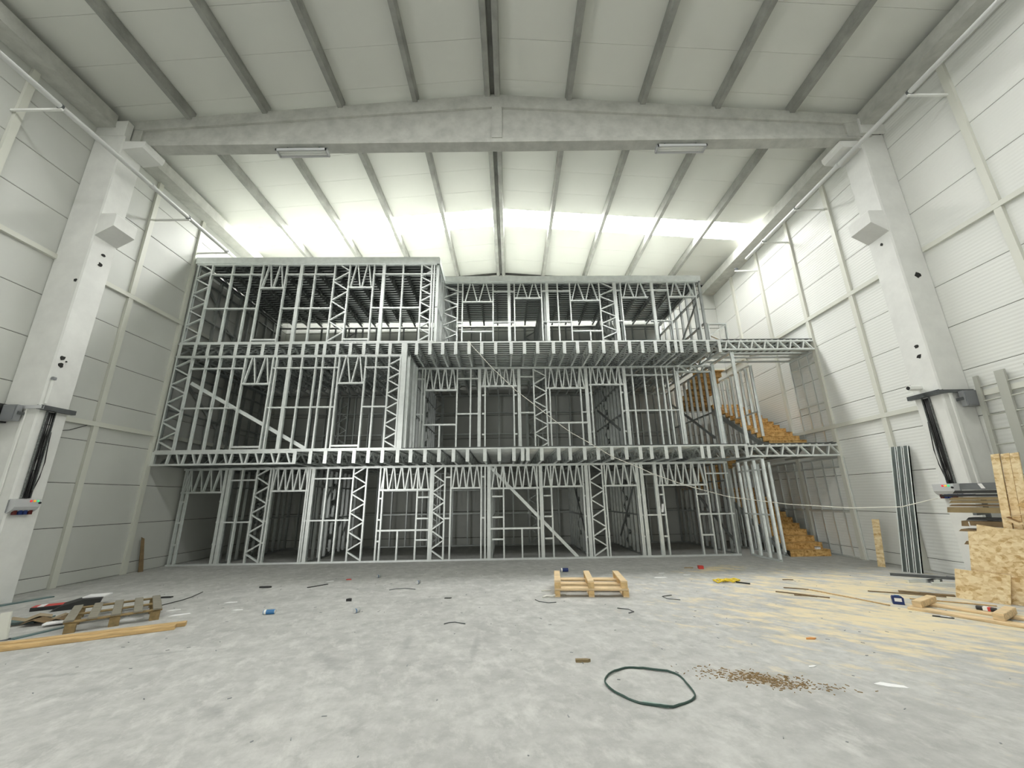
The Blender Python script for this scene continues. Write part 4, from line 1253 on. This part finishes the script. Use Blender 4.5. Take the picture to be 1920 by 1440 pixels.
def can(x, y, r, L, rz, m, label, cap='tin', cat='can'):
    o = MB().tube([(-L / 2, 0, 0), (-L / 2 + 0.01, 0, 0), (L / 2 - 0.01, 0, 0), (L / 2, 0, 0)], r, 14).obj('drink_can', m, None, (x, y, r), smooth=False)
    o.rotation_euler = (0, 0, rz)
    tag(o, label, cat)
    MB().disc((-L / 2, 0, 0), (-1, 0, 0), r * 0.88, 0.006, 14).obj('can_end', cap, o)
    MB().disc((L / 2, 0, 0), (1, 0, 0), r * 0.88, 0.006, 14).obj('can_end', cap, o)
    MB().tube([(-L * 0.44, 0, 0), (-L * 0.25, 0, 0)], r * 1.012, 14).obj('print_band', 'white_plastic' if m != 'tin' else 'blue', o)
    return o


can(-3.97, 7.30, 0.036, 0.17, 0.12, 'blue', 'blue and white can lying on the open floor to the left of the middle pallet')
can(-2.55, 7.30, 0.034, 0.10, 1.2, 'tin', 'silver and blue can lying beyond the blue can on open floor')
can(1.27, 10.72, 0.045, 0.19, 0.05, 'navy', 'navy blue can lying behind the middle pallet')
can(-3.17, 10.36, 0.035, 0.09, 1.1, 'tin', 'small silver can farthest back, near the house front')
can(-2.05, 9.54, 0.038, 0.10, 1.3, 'tin', 'small silver can lying in front of the laced panels')
tn = MB().prism([(-0.07, 0, 0.0), (0.07, 0, 0.0), (0.075, 0, 0.10), (0.05, 0, 0.125), (-0.06, 0, 0.125), (-0.075, 0, 0.10)], (0, 0.07, 0)).obj('paint_tin', 'navy', None, (6.26, 7.22, 0))
tn.rotation_euler = (0, 0, rad(-32))
tag(tn, 'blue container with a white label standing in the sawdust', 'container')
MB().box(-0.045, 0.045, -0.004, 0.0, 0.045, 0.095).obj('label', 'white_paper', tn)
MB().box(-0.03, 0.03, 0.02, 0.05, 0.125, 0.135).obj('cap', 'blue', tn)
sp = MB().cbox(-0.10, 0.10, -0.045, 0.045, 0, 0.05, 0.012).obj('small_package', 'black', None, (7.06, 6.66, 0.036))
sp.rotation_euler = (0, 0, rad(-60))
tag(sp, 'black, red and white package lying on the half pallet', 'package')
MB().box(-0.03, 0.02, -0.046, 0.046, 0.003, 0.052).obj('white_band', 'white_paper', sp)
MB().box(0.02, 0.05, -0.046, 0.046, 0.003, 0.052).obj('red_band', 'red', sp)
sl = scrap('black_sleeve', 'black', 6.22, 6.50, [(-0.11, -0.02), (0.10, -0.025), (0.12, 0.0), (0.09, 0.025), (-0.10, 0.02)], 0.012, 'small black and white sleeve in front of the half pallet', 'sleeve', rad(-38))
MB().box(-0.02, 0.09, -0.012, 0.012, 0.012, 0.016).obj('white_print', 'white_paper', sl)

# strapping loop in the foreground
lp_pts = [(0.89, 4.58), (0.96, 4.73), (1.09, 4.85), (1.22, 4.91), (1.36, 4.88), (1.50, 4.82), (1.62, 4.77), (1.67, 4.66), (1.66, 4.45), (1.64, 4.27), (1.57, 4.18), (1.43, 4.10), (1.33, 4.06), (1.22, 4.10), (1.10, 4.15), (0.99, 4.27), (0.91, 4.41)]
fine = []
for i in range(len(lp_pts)):
    p0, p1, p2_, p3_ = (Vector((*lp_pts[(i + k) % len(lp_pts)], 0)) for k in (-1, 0, 1, 2))
    for t_ in (0, 0.33, 0.66):
        q = 0.5 * ((2 * p1) + (p2_ - p0) * t_ + (2 * p0 - 5 * p1 + 4 * p2_ - p3_) * t_ * t_ + (3 * p1 - p0 - 3 * p2_ + p3_) * t_ ** 3)
        fine.append(Vector((q.x, q.y, 0.012 + 0.004 * math.sin(i * 1.7))))
lo = MB().tube(fine, 0.008, 8, closed=True, flat=1.4).obj('strapping_loop', 'strap', smooth=True)
tag(lo, 'dark green plastic strapping loop lying in the foreground', 'strap')
MB().prism([(1.12, 4.135, 0.004), (1.32, 4.055, 0.004), (1.33, 4.085, 0.004), (1.13, 4.165, 0.004)], (0, 0, 0.014)).obj('tape_joint', 'strap_tab', lo)

# yellow strap heap
ys = empty('yellow_strap', (4.48, 9.17, 0))
tag(ys, 'yellow strap heap with a dark end on the sawdust', 'strap')
for k in range(4):
    pts = [(-0.18 + 0.12 * k + 0.10 * math.cos(a), 0.05 * k % 0.1 + 0.09 * math.sin(a), 0.015 + 0.035 * abs(math.sin(a * 1.5 + k))) for a in [i * 0.6 for i in range(11)]]
    MB().tube(pts, 0.016, 6).obj('loop', 'yellow', ys, smooth=True)
MB().tube([(0.14, -0.08, 0.02), (0.24, -0.17, 0.018), (0.34, -0.24, 0.014)], 0.014, 6).obj('dark_end', 'black', ys, smooth=True)

# rope at the pallet's foot
tag(MB().tube([(0.55, 8.10, 0.015), (0.62, 8.16, 0.02), (0.72, 8.10, 0.025), (0.78, 8.16, 0.03), (0.86, 8.22, 0.015), (0.98, 8.22, 0.012)], 0.016, 6).obj('rope', 'rope', smooth=True), 'frayed white rope at the near corner of the middle pallet', 'rope')
tag(MB().tube([(0.56, 8.62, 0.012), (0.64, 8.65, 0.012), (0.74, 8.63, 0.012)], 0.010, 6).obj('rope', 'rope', smooth=True), 'short white cord beside the far corner of the middle pallet', 'rope')
tag(MB().prism([(-0.075, -0.02, 0), (0.06, -0.022, 0), (0.09, 0.0, 0), (0.05, 0.02, 0), (-0.075, 0.022, 0)], (0, 0, 0.028)).obj('wood_chip', 'brown_pale', None, (0.76, 5.11, 0)), 'short pale wood chip alone in front of the middle pallet', 'wood chip')
tag(scrap('leaf_scrap', 'orange', 3.73, 5.71, [(-0.07, -0.02), (0.03, -0.03), (0.07, 0.0), (0.02, 0.03), (-0.05, 0.01)], 0.012, 'small orange shaving on the near edge of the sawdust', 'shaving'))
rb = scrap('red_wrapper', 'red', 4.66, 10.84, [(-0.05, -0.06), (0.07, -0.07), (0.09, 0.05), (-0.02, 0.08)], 0.07, 'red wrapper beside pale scraps near the tower', 'wrapper')
scrap('pale_scrap', 'cardboard', 4.42, 10.95, [(-0.12, -0.03), (0.10, -0.04), (0.14, 0.04), (-0.06, 0.05)], 0.02, 'pale cardboard scrap beside the red wrapper', 'scrap')
o = MB().box(-0.22, 0.22, -0.022, 0.022, 0, 0.012).obj('dark_offcut', 'black', None, (-4.20, 9.50, 0.0005))
o.rotation_euler = (0, 0, rad(50))
tag(o, 'long thin black offcut on the floor in front of the dark doors', 'offcut')
scrap('black_rag', 'black', -5.27, 9.42, [(-0.13, -0.02), (-0.05, -0.035), (0.08, -0.03), (0.12, 0.01), (0.02, 0.03), (-0.10, 0.03)], 0.03, 'small black rag on the floor beside a bit of white', 'rag')
scrap('black_clip', 'black', -2.98, 8.11, [(-0.05, -0.03), (0.05, -0.03), (0.03, 0.03), (-0.02, 0.04)], 0.04, 'small black clip on the open floor behind the silver can', 'clip')
scrap('black_scrap', 'black', -1.20, 8.18, [(-0.06, -0.015), (0.05, -0.02), (0.07, 0.015), (-0.05, 0.02)], 0.012, 'small black scrap between curved wires on open floor', 'scrap')
scrap('red_scrap', 'red', -3.78, 10.15, [(-0.06, -0.02), (0.06, -0.02), (0.04, 0.03), (-0.04, 0.02)], 0.02, 'tiny red scrap near the house front', 'scrap')
for i, (pts, lab) in enumerate(((((-2.50, 8.95), (-2.40, 9.05), (-2.2, 9.08), (-1.98, 8.98)), 'thin curved wire on the floor in front of the silver can'),
                                (((-1.01, 6.58), (-0.95, 6.64), (-0.86, 6.66), (-0.70, 6.57)), 'thin curved wire nearest the viewer on open floor'),
                                (((0.40, 7.95), (0.46, 7.80), (0.62, 7.70), (0.75, 7.73)), 'thin curved wire beside the rope of the middle pallet'),
                                (((1.70, 7.28), (1.86, 7.2), (1.90, 7.05), (1.80, 6.98)), 'bent wire in front of the middle pallet'),
                                (((2.90, 8.10), (2.70, 8.02), (2.72, 7.85), (2.92, 7.75)), 'bent wire on the bright side of the middle pallet'))):
    tag(MB().tube([(x, yv, 0.008) for x, yv in pts], 0.007, 6).obj('wire', 'dark_steel', smooth=True), lab, 'wire')
for i, (x, yv, sc, rz, lab) in enumerate(((3.55, 4.41, 0.13, -0.5, 'torn white paper strip near the lower right corner'), (3.14, 4.87, 0.05, 0.2, 'small white paper bit in front of the sawdust'),
                                          (-5.46, 7.36, 0.15, 0.5, 'crumpled white paper right beside the dark pallet'), (-5.80, 7.66, 0.10, 0.4, 'white paper between dark pallet and black strap'),
                                          (-5.15, 8.15, 0.11, 0.1, 'white paper strip beyond the black strap'), (-4.67, 7.60, 0.09, 0.0, 'white paper bit near the blue can'),
                                          (3.51, 10.31, 0.08, 0.1, 'white bit behind the middle pallet towards the tower'), (4.00, 10.05, 0.10, 0.0, 'white and black foil bit behind the yellow strap'),
                                          (3.30, 9.80, 0.16, 0.0, 'long white paper strip behind the middle pallet'), (-4.15, 9.98, 0.09, 0.4, 'white bit beside the black offcut'), (0.98, 9.12, 0.10, 0.0, 'white curl beyond the middle pallet'))):
    scrap('paper_scrap', 'white_paper', x, yv, [(-sc, -sc * 0.25), (-sc * 0.2, -sc * 0.38), (sc, -sc * 0.1), (sc * 0.8, sc * 0.25), (-sc * 0.5, sc * 0.3)], 0.006, lab, 'paper', rz)
# wood sticks in the sawdust
for i, (a, b, lab) in enumerate((((4.90, 8.24), (5.5, 7.70), 'thin stick at the near edge of the sawdust'), ((5.60, 8.35), (6.05, 7.15), 'long thin stick pointing at the blue container'), ((6.75, 7.55), (7.6, 7.0), 'long thin lath beside the half pallet'),
                                 ((6.55, 8.15), (7.45, 7.62), 'thin lath below the steel offcuts'), ((5.72, 9.30), (5.92, 9.26), 'short dark stick on the far sawdust'), ((5.25, 8.55), (5.6, 8.35), 'short pale stick on the sawdust'), ((5.05, 7.95), (5.35, 7.80), 'short grey stick on the sawdust'))):
    a, b = Vector((*a, 0.011)), Vector((*b, 0.011))
    tag(MB().tube([a, (a + b) / 2 + Vector((0.01, 0.015, 0)), b], 0.010, 5).obj('stick', 'brown' if i not in (1, 2) else 'plank'), lab, 'stick')
# steel offcuts by the bundle
for i, (x, yv, L, rz, m, lab) in enumerate(((8.75, 9.30, 0.55, -0.62, 'dark_steel', 'grey steel offcut lying nearest the leaning channels'), (8.27, 8.86, 0.30, -0.05, 'galv', 'short bright steel offcut lying on the floor'), (8.52, 8.88, 0.20, 0.35, 'dark_steel', 'short dark steel offcut lying across the others'), (8.50, 8.42, 0.36, -0.5, 'galv', 'bright steel offcut half hidden by the low strand board'))):
    o = MB().chan((-L, 0, 0), (L, 0, 0), (0, 1, 0), 0.09, (0, 0, 1), 0.05, 0.005).obj('steel_offcut', m, None, (x, yv, 0.001))
    o.rotation_euler = (0, 0, rz)
    tag(o, lab, 'steel offcut')
o = MB().disc((0, 0, 0), (0, 0, 1), 0.09, 0.05, 10, 0.06).obj('wire_coil', 'dark_steel', None, (9.15, 9.15, 0))
tag(o, 'small dark coil on the floor behind the steel offcuts', 'coil')
for i, (x, yv, a, lab) in enumerate(((7.35, 7.95, -0.6, 'brown bark strip beside the low strand board'), (7.58, 7.78, -0.5, 'broken brown wood piece touching the low strand board'))):
    o = MB().cbox(-0.22, 0.22, -0.035, 0.035, 0, 0.03, 0.01).obj('wood_scrap', 'brown', None, (x - 0.12, yv, 0))
    o.rotation_euler = (0, 0, a)
    tag(o, lab, 'scrap')

# scraps round the dark pallet
scrap('plastic_strip', 'teal', -9.25, 8.25, [(-0.35, -0.6), (-0.2, -0.62), (0.12, 0.6), (0.0, 0.62)], 0.02, 'long teal plastic strip at the foot of the shaded column', 'strip', rad(0))
rp = MB().cbox(-0.20, 0.20, -0.12, 0.12, 0, 0.06, 0.01).obj('printed_pack', 'black', None, (-8.22, 7.92, 0.0))
rp.rotation_euler = (0, 0, rad(33))
tag(rp, 'red, white and black printed pack near the shaded wall', 'pack')
MB().box(-0.19, 0.19, -0.105, 0.105, 0.05, 0.064).obj('red_face', 'red', rp)
MB().box(-0.12, -0.04, -0.106, 0.106, 0.052, 0.066).obj('white_band', 'white_paper', rp)
db = MB().prism([(-0.32, -0.2, 0), (0.26, -0.2, 0), (0.30, -0.2, 0.13), (0.06, -0.2, 0.14), (-0.2, -0.2, 0.07)], (0, 0.40, 0)).obj('dark_carton', 'black_board', None, (-7.80, 8.02, 0))
db.rotation_euler = (0, 0, rad(38))
tag(db, 'black flattened carton behind the dark pallet', 'carton')
o = MB().box(-0.15, 0.17, -0.13, 0.13, 0, 0.02).obj('white_board', 'white_paper', None, (-7.66, 8.18, 0.141))
o.rotation_euler = (0, 0, rad(20))
tag(o, 'white board lying on the black carton', 'board')
scrap('white_board', 'white_paper', -6.98, 6.93, [(-0.16, -0.10), (0.12, -0.12), (0.17, 0.10), (-0.12, 0.12)], 0.02, 'white board beside the corner of the dark pallet', 'board', rad(40), 0.03)
scrap('grey_board', 'teal', -7.80, 7.10, [(-0.35, -0.16), (0.3, -0.2), (0.36, 0.18), (-0.3, 0.2)], 0.02, 'grey-green board between the printed pack and cardboard', 'board', rad(20))
for i, (x, yv, a, m, lab) in enumerate(((-7.35, 7.15, 0.6, 'cardboard', 'crumpled brown cardboard sheet between board and dark pallet'), (-7.18, 6.98, 0.3, 'brown', 'dark brown cardboard piece nearest the white board'), (-7.55, 6.98, 0.8, 'cardboard', 'torn cardboard strip beside the grey-green board'))):
    mb = MB()
    for k in range(4):
        xa, xb = -0.28 + 0.14 * k, -0.14 + 0.14 * k
        za, zb = (0.012 + 0.05 * (k % 2)), (0.012 + 0.05 * ((k + 1) % 2))
        mb.prism([(xa, -0.12, za), (xb, -0.13 + 0.02 * k, zb), (xb, -0.13 + 0.02 * k, zb + 0.008), (xa, -0.12, za + 0.008)], (0, 0.22, 0))
    o = mb.obj('cardboard', m, None, (x, yv, 0.002 + 0.02 * i))
    o.rotation_euler = (0, 0, a)
    tag(o, lab, 'cardboard')
scrap('white_paper', 'white_paper', -6.05, 7.10, [(-0.15, -0.08), (0.10, -0.1), (0.16, 0.06), (-0.1, 0.1)], 0.012, 'white paper under the slats of the dark pallet', 'paper', rad(25))
wp = MB().cbox(-0.055, 0.055, -0.02, 0.02, 0, 0.35, 0.008).obj('white_post', 'steel_white', None, (-6.95, 6.20, 0))
wp.rotation_euler = (0, rad(-6), rad(20))
tag(wp, 'short white post standing at the picture edge by the planks', 'post')
MB().box(-0.07, 0.07, -0.03, 0.03, 0, 0.012).obj('foot_plate', 'dark_steel', wp)
scrap('plastic_strip', 'teal', -6.78, 6.52, [(-0.05, -0.3), (0.04, -0.3), (0.06, 0.28), (-0.01, 0.3)], 0.015, 'pale teal strip between planks and white board', 'strip', rad(-12))
tag(MB().tube([(-6.30, 7.95, 0.01), (-6.25, 8.15, 0.012), (-6.22, 8.40, 0.01), (-6.22, 8.62, 0.015), (-6.16, 8.80, 0.06)], 0.012, 6, flat=0.5).obj('black_strap', 'black', smooth=True), 'black strap lying beyond the dark pallet', 'strap')
scrap('black_scrap', 'black', -6.75, 8.62, [(-0.12, -0.03), (0.12, -0.03), (0.13, 0.03), (-0.1, 0.03)], 0.02, 'small black and white bit behind the dark pallet', 'scrap', 0.15)
# rust-brown shavings in the foreground and litter specks
mb = MB()
for i in range(420):
    r_, a = random.gauss(0, 1), random.uniform(0, math.pi)
    x, yv = 2.45 + random.gauss(0, 0.28), 4.58 + random.gauss(0, 0.10)
    yv -= (x - 2.45) * 0.35
    l, wd = random.uniform(0.004, 0.022), random.uniform(0.0012, 0.004)
    c_, s__ = math.cos(a), math.sin(a)
    mb.prism([(x - c_ * l - s__ * wd, yv - s__ * l + c_ * wd, 0.001), (x + c_ * l - s__ * wd, yv + s__ * l + c_ * wd, 0.001), (x + c_ * l + s__ * wd, yv + s__ * l - c_ * wd, 0.001), (x - c_ * l + s__ * wd, yv - s__ * l - c_ * wd, 0.001)], (0, 0, 0.005))
tag(mb.obj('wood_shavings', 'shaving'), 'brown wood shavings scattered beside the strapping loop', 'shavings', None, 'stuff')
mb = MB()
for i in range(240):
    x, yv = random.uniform(-8.5, 7.5), random.uniform(3.2, 11.2)
    if abs(x) > 1.1 * yv: continue
    a = random.uniform(0, math.pi)
    l, wd = random.uniform(0.006, 0.022), random.uniform(0.002, 0.006)
    c_, s__ = math.cos(a), math.sin(a)
    mb.prism([(x - c_ * l - s__ * wd, yv - s__ * l + c_ * wd, 0.001), (x + c_ * l - s__ * wd, yv + s__ * l + c_ * wd, 0.001), (x + c_ * l + s__ * wd, yv + s__ * l - c_ * wd, 0.001), (x - c_ * l + s__ * wd, yv - s__ * l - c_ * wd, 0.001)], (0, 0, 0.004))
tag(mb.obj('floor_litter', 'grey_plastic'), 'tiny dark crumbs strewn over the concrete floor', 'litter', None, 'stuff')
